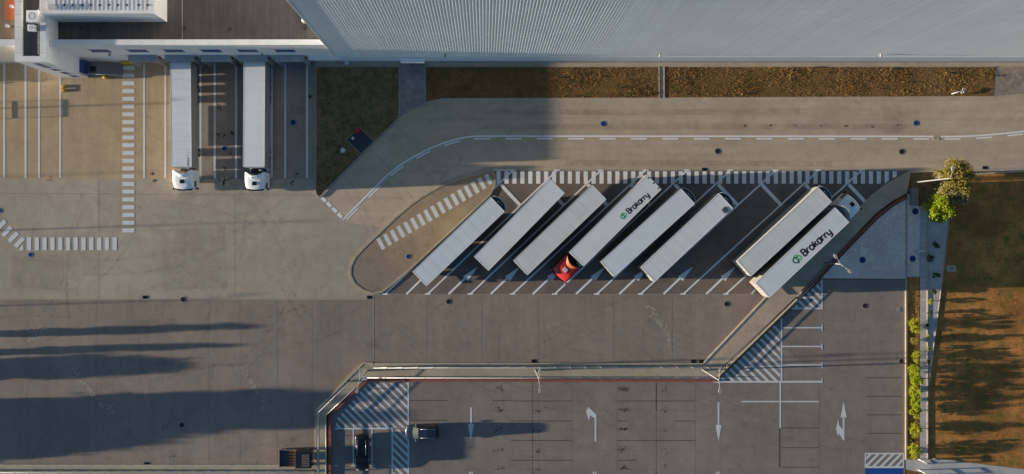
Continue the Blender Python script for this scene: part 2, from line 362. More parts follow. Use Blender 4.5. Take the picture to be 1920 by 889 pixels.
# ------------------------------------------------------------------ painted markings
def clip(poly, conv):
    out = list(poly); n = len(conv)
    ar = sum(conv[i][0] * conv[(i + 1) % n][1] - conv[(i + 1) % n][0] * conv[i][1] for i in range(n)); sg = 1 if ar > 0 else -1
    for i in range(n):
        a, b = conv[i], conv[(i + 1) % n]; inp = out; out = []
        def side(p): return sg * ((b[0] - a[0]) * (p[1] - a[1]) - (b[1] - a[1]) * (p[0] - a[0]))
        for j in range(len(inp)):
            p, q = inp[j], inp[(j + 1) % len(inp)]; sp, sq = side(p), side(q)
            if sp >= 0: out.append(p)
            if (sp >= 0) != (sq >= 0):
                t = sp / (sp - sq); out.append((p[0] + t * (q[0] - p[0]), p[1] + t * (q[1] - p[1])))
        if not out: return out
    return out
class Paint:
    def __init__(s, z=0.016): s.m = MB(); s.z = z
    def poly(s, pts, z=None):
        P = GP(pts); a = sum(P[i][0] * P[(i + 1) % len(P)][1] - P[(i + 1) % len(P)][0] * P[i][1] for i in range(len(P)))
        if a < 0: P = P[::-1]
        s.m.poly([(p[0], p[1], z or s.z) for p in P]); return s
    def line(s, pts, wpx, z=None): s.m.ribbon(GP(pts), wpx / S, z or s.z); return s
    def rect(s, x0, y0, x1, y1, z=None): return s.poly([(x0, y0), (x1, y0), (x1, y1), (x0, y1)], z)
    def done(s, name, mat='white_line'):
        return tag(s.m.build(name, M[mat]), kind='structure')
p = Paint()
for i in range(22): p.rect(229.5, 123.5 + 14.52 * i, 252, 131 + 14.52 * i)
p.done('crosswalk')
p = Paint()
for i in range(12): p.rect(50.5 + 14.6 * i, 445.3, 58.6 + 14.6 * i, 469.3)
d = Vector((0.70, -0.714)); q = Vector((0.714, 0.70))
for c in [(-20, 402), (-9, 412), (2, 422.5), (13.2, 434), (25, 444.5), (36.5, 454.5)]:
    c = Vector(c); hl = 11.5; hw = 3.9
    if c.x > 30: pass
    p.poly([c + d * hl + q * hw, c + d * hl - q * hw, c - d * hl - q * hw, c - d * hl + q * hw])
p.poly([(43.5, 457), (44, 469), (35, 469)])
p.done('crosswalk')
p = Paint(0.108)
a0, a1 = Vector((714.3, 457)), Vector((916, 336.5)); d = Vector((36, 67)).normalized(); q = Vector((d.y, -d.x))
for i in range(17):
    c = a0 + (a1 - a0) * i / 16; hl = 11.6 if i < 16 else 10; hw = 3.9
    p.poly([c + d * hl + q * hw, c + d * hl - q * hw, c - d * hl - q * hw, c - d * hl + q * hw])
p.done('crosswalk')
p = Paint()
for i in range(51):
    x = 931 + 14.85 * i; b = 344.5
    if i >= 49: b = 344.5 if i == 49 else 335
    p.poly([(x, 321.3), (x + 7.8, 321.3), (x + 7.8, b - (6 if i == 49 else 4 if i == 50 else 0)), (x, b)])
p.done('crosswalk', 'shade_lift_line')
BOT = [722, 802, 882, 961, 1040, 1119, 1201, 1281, 1361]; TOP = [961, 1044, 1126, 1210, 1288, 1369, 1454, 1534, 1615]
p = Paint(0.020)
p.line([(924, 319), (967, 319)], 2.3)
for i, (b, t) in enumerate(zip(BOT, TOP)):
    p.line([(b, 551.5), (t, 320)], 3.1, 0.020 if i else 0.020)
    if i: p.line([(t - 6, 319), (t + 6, 319)], 2.2, 0.024)
    p.line([(b - 5, 551.3), (b + 5, 551.3)], 2.6, 0.024)
for k in range(9):
    x = 938.6 + 81.6 * k; p.line([(x, 346), (x + 37.5, 386)], 6.5, 0.028)
p.line([(1409, 551), (1440, 519)], 2.8)
p.done('bay_lines', 'shade_lift_line')
for i, x in enumerate([762, 841, 920, 999, 1080, 1161, 1244, 1324]):
    p = Paint()
    if i == 0: p.line([(762, 551.5), (790, 524)], 3.2)
    else:
        p.line([(x, 551.5), (x + 32, 520.8)], 3.8)
        p.poly([(x + 27.0, 518.4), (x + 36.2, 527.2), (x + 55, 500)], 0.020)
    p.done('lane_arrow', 'shade_lift_line')
p = Paint(0.014)
x = 724
while x < 1436: p.rect(x, 551, x + 2.6, 552.4); x += 4.4
p.line([(700.5, 553), (700.5, 680)], 1.2); p.line([(-300, 560.6), (690, 561.6)], 1.3)
x = 700
while x < 1290:
    p.rect(x, 676.3, x + 2.2, 677.8); x += 4.2
p.done('paving_joints', 'pale_line')
# centre line of the access road
cl = [(642.8, 412.8), (661, 393.8), (685.3, 369.5), (709.6, 345.2), (729.8, 325), (754, 306.7), (778.4, 292.6), (802.7, 279.6), (831, 268.3), (859.4, 260.2), (875, 257.2), (890, 255.6), (920, 255.3), (1300, 255.6), (1700, 255.6), (1797, 256.5), (1849, 253.6), (1918, 247), (2100, 222)]
def smooth(pts, n=3):
    for _ in range(n):
        o = [pts[0]]
        for a, b in zip(pts, pts[1:]):
            o += [(a[0] * .75 + b[0] * .25, a[1] * .75 + b[1] * .25), (a[0] * .25 + b[0] * .75, a[1] * .25 + b[1] * .75)]
        pts = o + [pts[-1]]
    return pts
cs = smooth(cl, 2)
p = Paint(); p.line(cs, 2.8)
acc = [0.0]
for a, b in zip(cs, cs[1:]): acc.append(acc[-1] + math.dist(a, b))
def at(s_):
    s_ = max(0, min(acc[-1] - .01, s_))
    for i in range(len(cs) - 1):
        if acc[i + 1] >= s_:
            t = (s_ - acc[i]) / max(1e-6, acc[i + 1] - acc[i]); a, b = Vector(cs[i]), Vector(cs[i + 1]); dd = (b - a).normalized()
            return a + (b - a) * t + Vector((-dd.y, dd.x)) * 4.8
s886 = next(acc[i] for i in range(len(cs)) if cs[i][0] > 886)
k = -6
while True:
    s0 = s886 + 58.8 * k; k += 1
    if s0 + 30 > acc[-1]: break
    if s0 + 25 < 0: continue
    p.line([at(max(0, s0)), at(s0 + 15), at(s0 + 30)], 2.5)
for c in [(607, 373.8), (617, 383.7), (627.4, 394), (637.5, 404.3)]:
    c = Vector(c); d = Vector((.70, .714)); q = Vector((.714, -.70))
    p.poly([c + d * 5.4 + q * 3.3, c + d * 5.4 - q * 3.3, c - d * 5.4 - q * 3.3, c - d * 5.4 + q * 3.3])
p.done('road_centre_line', 'shade_lift_line')
p = Paint()
for x in (270.3, 310, 376, 402.6, 442.7, 509.6, 534.9, 575.7): p.rect(x - 1.9, 118, x + 1.9, 334)
for x in (8, 48, 73.4, 113): p.rect(x - 2, 116, x + 2, 333.5)
p.done('dock_lane_lines')
# hatched areas
def hatch(p, conv, c0, c1, step, wpx, sign=1, z=None):
    c = c0
    while c < c1:
        h = wpx * 0.72
        big = [(c - h - 600 * sign, -600), (c + h - 600 * sign, -600), (c + h + 600 * sign, 600), (c - h + 600 * sign, 600)]
        big = [(x + 0, y + 800) for x, y in big]
        q_ = clip(big, conv)
        if len(q_) > 2: p.poly(q_, z)
        c += step
p = Paint()
hatch(p, [(630, 787), (691, 718), (764, 718), (764, 802), (630, 802)], 560, 1000, 15.0, 4.1)
hatch(p, [(737, 805), (764, 805), (764, 990), (737, 990)], 500, 1000, 15.0, 4.1)
p.line([(765.6, 717), (765.6, 990)], 3, .020); p.line([(628, 803.6), (737, 803.6)], 3, .020); p.line([(735.6, 805.2), (735.6, 990)], 3, .020)
p.line([(662.5, 805.2), (662.5, 872)], 2.4, .020); p.line([(697.6, 805.2), (697.6, 872)], 2.4, .020)
for a, b in ((657.5, 667.5), (693, 703), (628, 633.5), (729, 734)): p.line([(a, 873.2), (b, 873.2)], 2.2, .020)
p.done('hatched_marking')
p = Paint()
hatch(p, [(1346, 714), (1463, 599), (1463, 714)], 1250, 1650, 16.2, 4.6)
hatch(p, [(1484, 576.5), (1539, 527), (1539, 576.5)], 1300, 1900, 15.5, 4.6)
p.line([(1337, 715.8), (1542, 715.8)], 3.2, .020); p.line([(1465.3, 588), (1465.3, 714)], 3, .020)
p.line([(1463, 717.6), (1463, 802)], 3, .020); p.line([(1390, 753), (1461, 753)], 2.4, .020); p.line([(1465, 753), (1535.5, 753)], 2.4, .020)
p.line([(1541, 524), (1541, 580)], 3, .020); p.line([(1478, 578.4), (1539.2, 578.4)], 3, .020)
for y in (614.6, 649.7, 684.4): p.line([(1467, y), (1540, y)], 2.4, .020); p.line([(1541.3, y - 5.5), (1541.3, y + 5.5)], 2.2, .024)
p.line([(1541.3, 710), (1541.3, 718)], 2.2, .024)
p.done('hatched_marking')
p = Paint()
p.line([(1621.5, 850.5), (1695, 850.5)], 2.6, .020); p.line([(1622.5, 852), (1622.5, 874)], 2.4, .020); p.line([(1694, 852), (1694, 874)], 2.4, .020)
p.line([(1621.5, 875.8), (1695, 875.8)], 3.4, .020)
hatch(p, [(1624, 852), (1692.5, 852), (1692.5, 874), (1624, 874)], 1400, 2200, 14.2, 4.2, -1)
p.done('hatched_marking')
p = Paint(); p.rect(1622, 878, 1693, 960); p.done('blue_bay', 'blue_paint')
p = Paint(); p.rect(881.6, 764, 884.8, 795); p.poly([(877.5, 795), (888.5, 795), (883, 825.5)]); p.done('car_park_arrow')
p = Paint(); p.rect(1345.6, 754, 1348.8, 797); p.poly([(1341.5, 797), (1352.7, 797), (1347.2, 828)]); p.done('car_park_arrow')
p = Paint(); p.rect(1115, 784, 1118.2, 828); p.poly([(1102.8, 763), (1118.2, 777.5), (1118.2, 784), (1114.9, 784), (1106.5, 779), (1104.3, 788.8), (1099, 771.3)]); p.done('car_park_arrow')
p = Paint(); p.rect(1580, 783, 1583.2, 825.5); p.poly([(1576, 782.8), (1587.5, 782.8), (1581.8, 752)])
p.poly([(1571.8, 785), (1573.3, 797), (1580, 806), (1580, 824), (1573.5, 812.5), (1571.3, 819), (1567.5, 804.2)]); p.done('car_park_arrow')
p = Paint()
for x in (883, 1115, 1346): p.rect(x - 3.4, 884.5, x - .8, 900); p.rect(x + .8, 884.5, x + 3.4, 900)
p.done('car_park_numerals')
p = Paint(.012)
def dash(x0, y, x1): p.line([(x0, y), (x1, y)], 1.5)
for y in (752, 826): dash(958, y, 1072); dash(1157, y, 1303)
dash(958, 789.5, 1072); dash(1157, 789.5, 1176); dash(1264, 789.5, 1303); dash(958, 863, 1072); dash(1157, 863, 1193)
dash(767, 751, 840); dash(767, 788, 840); dash(925, 751, 958)
y = 718
while y < 889:
    p.line([(998.2, y), (998.2, y + 4)], 1.4); y += 6.2
y = 718
while y < 889:
    p.line([(1230.3, y), (1230.3, y + (5.4 if y < 765 else 3.2))], 1.9 if y < 765 else 1.3); y += 5.6
p.line([(1461.7, 804), (1461.7, 877)], 2.2)
for y in (802.4, 839.5, 876): dash(1465, y, 1536)
for y in (708.4, 743.2, 778, 812.6): dash(1624, y, 1690)
p.done('blacked_out_lines', 'dark_line')
# straight hairline joints and other thin dark lines over the car park and lane
p = Paint(.011)
for y in (735, 770, 806, 845, 880): p.line([(770, y), (1695, y - 1)], .5)
for x in (1010, 1072, 1157, 1303, 1536, 1632): p.line([(x, 720), (x + 1, 1000)], .45)
for y in (584, 601, 622, 640, 664): p.line([(1545, y), (1695, y - 1.5)], .8)  # thin dark lines across the right part of the car park
for x in (180, 305, 392, 450, 520, 585): p.line([(x, 563), (x, 869)], .4)
for x in (800, 903, 1010, 1150, 1260): p.line([(x, 554), (x, 675)], .45)
p.line([(-100, 362), (600, 366)], .6); p.line([(440, 366), (440, 560)], .4); p.line([(185, 340), (185, 560)], .4)
p.done('fine_lines', 'thin_line')
random.seed(21)
mb = MB()
def spots(x, y, n, sx, sy, r0=.03, r1=.12):
    for _ in range(n):
        c = G(random.gauss(x, sx), random.gauss(y, sy)); mb.disc(c, random.uniform(r0, r1), .0235 + random.uniform(0, .003), 7, 0, .4)
for y in (730, 768, 805, 843, 877):
    spots(1168, y, 26, 6, 2.2); spots(1008, y + 3, 7, 4, 1.5); spots(936, y, 14, 5, 3); spots(1246, y, 7, 4, 3)
for x, y in ((285, 325), (291, 340), (421, 318), (421, 335), (421, 345), (410, 338), (432, 338), (556, 325), (548, 340), (410, 250), (437, 248), (410, 200), (437, 290), (421, 255)): spots(x, y, 6, 2.2, 3, .06, .16)
spots(582, 181, 5, 2, 1.5, .1, .2); spots(95, 335, 6, 4, 4, .05, .12); spots(545, 845, 14, 12, 4); spots(320, 855, 6, 14, 1)
for k in range(40): spots(random.uniform(30, 1690), random.uniform(560, 870), 2, 4, 3, .03, .08)
for x in range(1395, 1700, 48): spots(x, 236, 2, 2, 1, .08, .15)
for k in range(12): spots(random.uniform(740, 920), random.uniform(380, 500), 1, 4, 3, .04, .08)
tag(mb.build('oil_stains', M['stain']), kind='structure')
# tyre arcs and repair patches
random.seed(77)
def arcs(name, n, reg, rad, z, mat, wd=.30):
    mb = MB()
    for i in range(n):
        cx, cy = random.uniform(reg[0], reg[2]), random.uniform(reg[1], reg[3]); r_ = random.uniform(*rad); a0 = random.uniform(0, 360); sp = random.uniform(12, 40)
        for off in (0, 1.9):
            c = G(cx, cy); pts = [(c.x + (r_ + off) * (math.cos(R(a0 + sp * k / 10)) - math.cos(R(a0))), c.y + (r_ + off) * (math.sin(R(a0 + sp * k / 10)) - math.sin(R(a0))) + off) for k in range(11)]
            mb.ribbon(pts, wd, z + i * .0001)
    tag(mb.build(name, M[mat]), kind='structure')
arcs('tyre_marks', 16, (120, 350, 560, 545), (12, 40), .0075, 'tyre_mark')
arcs('tyre_marks', 14, (60, 590, 540, 840), (14, 50), .010, 'tyre_mark')
arcs('tyre_marks', 12, (740, 575, 1250, 655), (20, 60), .010, 'tyre_mark')
arcs('tyre_marks', 10, (800, 740, 1600, 860), (7, 14), .0135, 'tyre_mark', .18)
for pts, mt in (([(1176, 612), (1208, 612), (1210, 674), (1190, 676)], 'patch_pale'), ([(1334, 575), (1352, 572), (1350, 640), (1330, 640)], 'patch_pale'), ([(250, 600), (330, 598), (331, 612), (250, 616)], 'patch_dark'),
                ([(1655, 200), (1690, 200), (1692, 250), (1658, 252)], 'patch_dark'), ([(1060, 300), (1560, 302), (1560, 312), (1060, 311)], 'patch_pale'), ([(900, 205), (1500, 205), (1500, 216), (900, 216)], 'patch_dark'), ([(900, 232), (1700, 232), (1700, 242), (900, 242)], 'patch_dark'),
                ([(540, 705), (580, 700), (585, 725), (545, 728)], 'patch_pale'), ([(20, 470), (120, 480), (118, 545), (20, 540)], 'patch_pale'), ([(300, 430), (420, 428), (425, 540), (305, 545)], 'patch_pale'), ([(1480, 640), (1535, 640), (1535, 712), (1480, 712)], 'patch_dark'), ([(1600, 720), (1618, 720), (1614, 870), (1600, 872)], 'patch_pale'),
                ([(1050, 420), (1060, 410), (1300, 545), (1280, 550)], 'patch_dark')):
    sheet('repair_patch', pts, .0128, M[mt])
# pale dried slurry trails
mb = MB(); random.seed(5)
for (x0, y0, x1, y1, n, s_) in ((130, 685, 195, 765, 60, 3), (205, 765, 215, 768, 30, 6), (1215, 570, 1260, 640, 80, 3.5), (455, 690, 500, 765, 60, 5), (55, 625, 90, 620, 40, 6)):
    for i in range(n):
        t = random.random(); c = G(x0 + (x1 - x0) * t + random.gauss(0, s_), y0 + (y1 - y0) * t + random.gauss(0, s_)); mb.disc(c, random.uniform(.04, .2), .0085 + i * 2e-5, 7, 0, .5)
tag(mb.build('dried_slurry', simple('dried_slurry', (0.34, 0.29, 0.235), .9)), kind='structure')

# ------------------------------------------------------------------ buildings
M['clad'] = None; M['chassis_'] = simple('vent_cap', (.03, .03, .035), .7)
def cladding():
    m, nt, b = nodes('warehouse_cladding'); c = coord(nt)
    sep = N(nt, 'ShaderNodeSeparateXYZ'); nt.links.new(c, sep.inputs[0])
    f1 = noise(nt, c, 3.0, 2, .5, 1, 0, 0.004); f2 = noise(nt, c, .25, 3, .6, 1, 0, .02, off=8); f3 = noise(nt, c, .12, 5, .6, 1, 0, 1, off=3)
    v = mth(nt, 'MULTIPLY', rng(nt, f1, .3, .7, .93, 1.06), rng(nt, f2, .3, .7, .99, 1.01))
    v = mth(nt, 'MULTIPLY', v, rng(nt, f3, .3, .7, .95, 1.05))
    nt.links.new(mixc(nt, 1, (.76, .81, .82), grey(nt, v), 'MULTIPLY'), b.inputs['Base Color'])
    b.inputs['Roughness'].default_value = .8; b.inputs['Specular IOR Level'].default_value = .15
    return m
M['clad'] = cladding()
M['clad_low'] = simple('smooth_grey_panels', (.78, .83, .87), .5, var=.06, scale=.4)
M['wall_w'] = simple('white_wall_panels', (.82, .82, .80), .6, var=.05, scale=.5)
M['cap'] = simple('parapet_cap', (.66, .67, .66), .5, var=.08, scale=.9)
M['glass_b'] = simple('blue_glass', (.012, .045, .18), .35, var=.1, scale=1)
M['glass'] = simple('dark_glass', (.012, .018, .026), .08, var=.1, scale=1)
M['lamp_m'] = simple('galvanised_lamp', (.30, .30, .29), .6, .0, var=.08); M['metal_g'] = simple('grey_metal', (.22, .23, .25), .5, .3, var=.15)
M['metal_l'] = simple('light_metal', (.55, .55, .54), .4, .2, var=.08)
M['canopy'] = simple('canopy_panel', (.30, .32, .35), .6, var=.12, scale=1.3)
M['yellow'] = simple('yellow_paint', (.62, .38, .02), .5, var=.15)
M['black'] = simple('black_rubber', (.012, .012, .013), .7)
def roofing(name, c1, c2, pitch=1.05):
    m, nt, b = nodes(name); c = coord(nt); sep = N(nt, 'ShaderNodeSeparateXYZ'); nt.links.new(c, sep.inputs[0])
    k = mth(nt, 'FRACT', mth(nt, 'DIVIDE', sep.outputs[0], pitch), 0); ln = rng(nt, mth(nt, 'ABSOLUTE', mth(nt, 'SUBTRACT', k, .5), 0), .0, .045, .55, 1)
    a = noise(nt, c, .4, 6, .7); st = noise(nt, c, .8, 4, .6, 3, .3, 1, off=2)
    col = mixc(nt, rng(nt, a, .35, .65, 0, 1), c1, c2)
    nt.links.new(mixc(nt, 1, col, grey(nt, mth(nt, 'MULTIPLY', ln, rng(nt, st, .3, .7, .85, 1.15))), 'MULTIPLY'), b.inputs['Base Color'])
    b.inputs['Roughness'].default_value = .85; return m
M['roof_d'] = roofing('roofing_felt', (.075, .070, .068), (.098, .088, .080))
M['roof_b'] = roofing('brown_roof', (.17, .125, .08), (.21, .155, .10), .9)

# high-bay warehouse: corrugated metal wall seen from above
X0 = G(637, 115).x; YW = G(637, 115).y; X1 = 100.0; ZT = 37.0; ZL = 3.3
wh = tag(empty('warehouse', (X0, YW, 0)), 'very tall pale warehouse with finely ribbed metal wall above the grass verges', 'warehouse')
mb = MB(); x = 0.0; n = 0; pts = []
W_ = X1 - X0
while x < W_:
    for dx, dy in ((0, 0), (.16, 0), (.19, -.016), (.30, -.016)): pts.append((min(x + dx, W_), dy))
    x += .33
k0 = len(mb.v)
for (px_, py_) in pts: mb.v += [(px_, py_, ZL), (px_, py_, ZT)]
for i in range(len(pts) - 1): mb.face([k0 + 2 * i, k0 + 2 * i + 2, k0 + 2 * i + 3, k0 + 2 * i + 1])
mb.build('ribbed_wall', M['clad'], wh)
mb = MB(); mb.box(0, W_, -.05, 50, 0, ZL)
mb.build('smooth_base', M['clad_low'], wh)
mb = MB(); mb.box(0, W_, .02, 50, ZL, ZT); mb.build('side_wall', M['clad'], wh)
mb = MB(); mb.box(-.12, .1, -.1, .3, ZL, ZT); mb.build('corner_trim', M['cap'], wh)
mb = MB(); mb.box(-.2, W_, -.14, -.10, 0.0, .35); mb.build('plinth', simple('plinth', (.36, .37, .38), .7), wh)
mb = MB(); mb.box(-.3, W_ + .3, -.3, 50.3, ZT, ZT + .4); mb.build('roof', M['cap'], wh)
a = G(751, 107, 3.0); b_ = G(796, 107, 3.0)
mb = MB(); mb.box(a.x - X0, b_.x - X0, -.75, -.1, 2.85, 3.05); mb.build('door_canopy', M['wall_w'], wh)
mb = MB(); mb.box(a.x - X0 + .5, b_.x - X0 - .5, -.14, -.1, 0, 2.5); mb.build('door', M['glass_b'], wh)
def wall_lamp(px, py, label, z=5.2):
    c = G(px, py, z); t = tag(empty('wall_lamp', (c.x, YW, z)), label, 'lamp', 'lamps along the building wall')
    ex = c.y - YW
    mb = MB(); mb.tube((0, -.1, -.3), (0, -.1, .25), .05); mb.tube((0, -.1, .2), (0, ex + .2, .35), .035); mb.build('bracket', M['lamp_m'], t)
    mb = MB(); mb.tube((0, ex + .25, .36), (0, ex - .12, .24), .08, .15, 10); mb.build('lamp_head', M['lamp_m'], t)
    return t
wall_lamp(835, 106, 'small white wall lamp right of the entrance path on the tall warehouse')
wall_lamp(1237, 106, 'small white wall lamp above the narrow ditch crossing between two verges')
wall_lamp(1650, 106, 'small white wall lamp at the far right of the tall warehouse wall')
wall_lamp(492, 105, 'small white wall lamp above the second docked truck', 5.6)
wall_lamp(207, 104, 'small lamp with reddish bracket above the metal stair beside the docks', 5.6)

# dock building
XL = G(165, 115).x; ZR = 8.7; ZP = 11.2
db = tag(empty('dock_building', (XL, YW, 0)), 'low white loading dock building with dark felt roof left of the warehouse', 'building')
DW = X0 - XL
mb = MB(); mb.box(0, DW, 0, 40, 0, ZR); mb.build('wall', M['wall_w'], db)
mb = MB(); mb.box(0, DW, .55, 40, ZR, ZR + .05); mb.build('roof', M['roof_d'], db)
mb = MB(); mb.box(0, DW + .02, 0, .55, ZR, ZP - .1); mb.build('parapet', M['wall_w'], db)
mb = MB(); mb.box(-.0, DW + .02, -.06, .60, ZP - .1, ZP); mb.build('parapet_cap', M['cap'], db, .02)
for px in (168, 239, 307, 377, 446, 516):
    a = G(px, 94.5, 7.5); mb = MB(); mb.box(a.x - XL, a.x - XL + 2.35, -.02, .02, 6.7, 8.2); f = mb.build('window', M['glass_b'], db)
    mb = MB(); mb.box(a.x - XL - .08, a.x - XL + 2.43, -.06, 0, 8.2, 8.28); mb.build('lintel', M['cap'], f); mb = MB(); mb.box(a.x - XL - .08, a.x - XL + 2.43, -.10, 0, 6.6, 6.7); mb.build('sill', M['cap'], f)
for px in (240, 309, 377, 447, 516):
    a = G(px, 104, 4.5); wx = G(px + 54, 104, 4.5).x - a.x; x = a.x - XL
    mb = MB(); mb.prism([(x, 0), (x, -.85), (x + wx, -.85), (x + wx, 0)], 4.3, 4.5)
    o = mb.build('dock_canopy', M['canopy'], db)
    for xx in (x, x + wx - .12): mb = MB(); mb.box(xx, xx + .12, -.82, 0, 0, 4.3); mb.build('dock_fin', M['canopy'], o)
    mb = MB(); mb.box(x + .5, x + wx - .5, -.04, 0, .9, 4.0); mb.build('dock_door', M['metal_g'], o)
    mb = MB(); mb.tube((x + wx + .15, -.15, 3.7), (x + wx + .15, -.35, 3.7), .14, .1, 10); mb.build('dock_light', M['black'], o)
a = G(579, 104, 4.0); b_ = G(637, 104, 4.0)
mb = MB(); mb.box(a.x - XL, b_.x - XL, -.5, 0, 3.9, 4.05); mb.build('door_canopy', M['wall_w'], db)
mb = MB(); a = G(566, 38, 9.6); mb.box(a.x - XL, a.x - XL + 1.3, 3.0, 4.3, ZR, ZR + 1.2); mb.build('roof_unit', M['wall_w'], db, .04)
for px, py in ((347, 52), (432, 54), (573, 54), (190, 57), (197, 44), (154, 54)):
    c = G(px, py, ZR); mb = MB(); mb.disc((c.x - XL, c.y - YW), .17, ZR + .09, 16, 0); mb.tube((c.x - XL, c.y - YW, ZR), (c.x - XL, c.y - YW, ZR + .35), .1); mb.build('roof_vent', M['chassis_'], db)
mb = MB(); c = G(342, 0, ZR).x - XL; mb.tube((c, .6, ZR + .1), (c, 14, ZR + .1), .04); mb.build('roof_pipe', M['metal_l'], db)
# upper storey on the dock building
xa = G(165, 69).x; xb = G(355, 69).x; yb = G(355, 69).y; ZQ = 13.3
ph = tag(empty('plant_room', (xa, yb, ZR)), 'white upper storey with ribbed roof standing on the dock building roof', 'building')
mb = MB(); mb.box(0, xb - xa, 0, 30, 0, ZQ - ZR); mb.build('wall', M['wall_w'], ph)
mb = MB(); mb.box(-.02, xb - xa + .02, -.02, 30, ZQ - ZR, ZQ - ZR + .12); mb.build('roof_edge', M['cap'], ph)
x = 1.6; mb = MB()
while x < xb - xa - .6: mb.box(x, x + .14, .35, 29.5, ZQ - ZR + .12, ZQ - ZR + .155); x += .50
mb.build('roof', M['cap'], ph)
mb = MB()
for px in (92, 105, 122, 138, 155, 171, 188, 205, 222, 239, 261, 278):
    c = G(px, 10, ZQ); mb = MB(); mb.tube((c.x - xa, c.y - yb, ZQ - ZR + .1), (c.x - xa, c.y - yb, ZQ - ZR + .17), .13, .13); mb.build('roof_vent', M['chassis_'], ph)
c = G(100, 14, ZQ); mb = MB(); mb.box(c.x - xa - .45, c.x - xa + .35, c.y - yb - .3, c.y - yb + .3, ZQ - ZR + .1, ZQ - ZR + .6); mb.build('roof_unit', M['metal_l'], ph, .03)
# stair tower
tx0 = G(113, 146).x; tx1 = G(165, 146).x; ty = G(113, 146).y; ZS = 12.0
tw = tag(empty('stair_tower', (tx0, ty, 0)), 'white corner tower with flat dark roof left of the metal stair', 'tower')
TW = tx1 - tx0
mb = MB(); mb.box(0, TW, 0, 40, 0, ZS - .45); mb.build('wall', M['wall_w'], tw)
mb = MB(); mb.box(.75, TW - .68, .6, 40, ZS - .45, ZS - .40); mb.build('roof', M['roof_d'], tw)
mb = MB(); mb.box(0, .75, 0, 40, ZS - .45, ZS); mb.box(TW - .68, TW, 0, 40, ZS - .45, ZS); mb.box(.75, TW - .68, 0, .6, ZS - .45, ZS); mb.build('parapet', M['wall_w'], tw)
mb = MB()
mb.box(-.04, .78, -.04, 40, ZS, ZS + .06); mb.box(TW - .71, TW + .04, -.04, 40, ZS, ZS + .06); mb.box(.78, TW - .71, -.04, .63, ZS, ZS + .06)
mb.build('parapet_cap', M['cap'], tw)
for k in range(6):
    for u0, u1 in ((-.05, .8), (TW - .72, TW + .05)): mb = MB(); mb.box(u0, u1, 1.0 + 1.5 * k, 1.03 + 1.5 * k, ZS + .06, ZS + .065); mb.build('cap_joint', M['metal_g'], tw)
mb = MB(); mb.box(TW - .95, TW - .9, .9, 6.2, ZS - .05, ZS); 
for k in range(5): mb.box(TW - .95, TW - .9, .9 + 1.3 * k, .95 + 1.3 * k, ZS - .40, ZS - .05)
mb.build('guard_rail', M['metal_l'], tw)
for (u0, u1, z0, z1) in ((1.5, 2.3, 7.5, 10.8), (1.7, 2.5, 5.4, 7.0), (1.9, 2.7, 2.8, 4.6), (1.9, 2.8, .5, 2.0)):
    mb = MB(); mb.box(u0, u1, -.03, .03, z0, z1); f = mb.build('window', M['glass_b'], tw)
    mb = MB(); mb.box(u0 - .06, u1 + .06, -.08, 0, z0 - .09, z0); mb.build('sill', M['cap'], f)
def roof_unit(px, py, z, s1, s2, h, label, parent_z):
    c = G(px, py, z + h); t = tag(empty('air_conditioner', (c.x, c.y, z)), label, 'air conditioner')
    mb = MB(); mb.box(-s1 / 2, s1 / 2, -s2 / 2, s2 / 2, .1, h); mb.build('casing', M['wall_w'], t, .04)
    for xx in (-s1 / 2 + .1, s1 / 2 - .2): mb = MB(); mb.box(xx, xx + .1, -s2 / 2, s2 / 2, 0, .1); mb.build('foot', M['metal_g'], t)
    mb = MB(); r = min(s1, s2) * .3
    for k in range(20):
        t0 = 2 * math.pi * k / 20; t1 = 2 * math.pi * (k + 1) / 20
        mb.poly([(r * math.cos(t0), r * math.sin(t0), h + .012), (r * math.cos(t1), r * math.sin(t1), h + .012), (r * .8 * math.cos(t1), r * .8 * math.sin(t1), h + .012), (r * .8 * math.cos(t0), r * .8 * math.sin(t0), h + .012)])
    mb.box(-r, r, -.02, .02, h + .013, h + .02)
    mb.build('fan_guard', M['metal_g'], t)
roof_unit(60, 30, ZS - .40, 1.35, 1.35, 1.1, 'large square white air conditioner on the dark tower roof', 0)
roof_unit(58, 52, ZS - .40, .8, .75, .8, 'small white air conditioner with round fan on the dark tower roof', 0)
# annex at the far left
ax1 = tx0; ay = G(0, 119).y
an = tag(empty('side_building', (ax1 - 50, ay, 0)), 'cream building with brown roof at the upper left corner', 'building')
mb = MB(); mb.box(0, 50, 0, 40, 0, 11.2); mb.build('wall', simple('cream_wall', (.55, .53, .46), .7, var=.05), an)
mb = MB(); mb.box(0, 50, .75, 40, 11.2, 11.26); mb.build('roof', M['roof_b'], an)
mb = MB(); mb.box(0, 50, -.04, .75, 11.2, 12.0); mb.build('parapet_cap', M['cap'], an, .02)
c = G(18, 18, 11.3); mb = MB(); mb.box(c.x - ax1 + 50 - .6, c.x - ax1 + 50 + .6, c.y - ay - 1.2, 30, 11.26, 11.31); mb.build('orange_roof_patch', simple('orange_roof', (.42, .11, .03), .8, var=.2), an)
for px, py in ((22, 12), (14, 49)):
    c = G(px, py, 11.6); mb = MB(); mb.tube((c.x - ax1 + 50, c.y - ay, 11.2), (c.x - ax1 + 50, c.y - ay, 11.8), .16, .2, 10); mb.build('roof_vent', M['cap'], an)

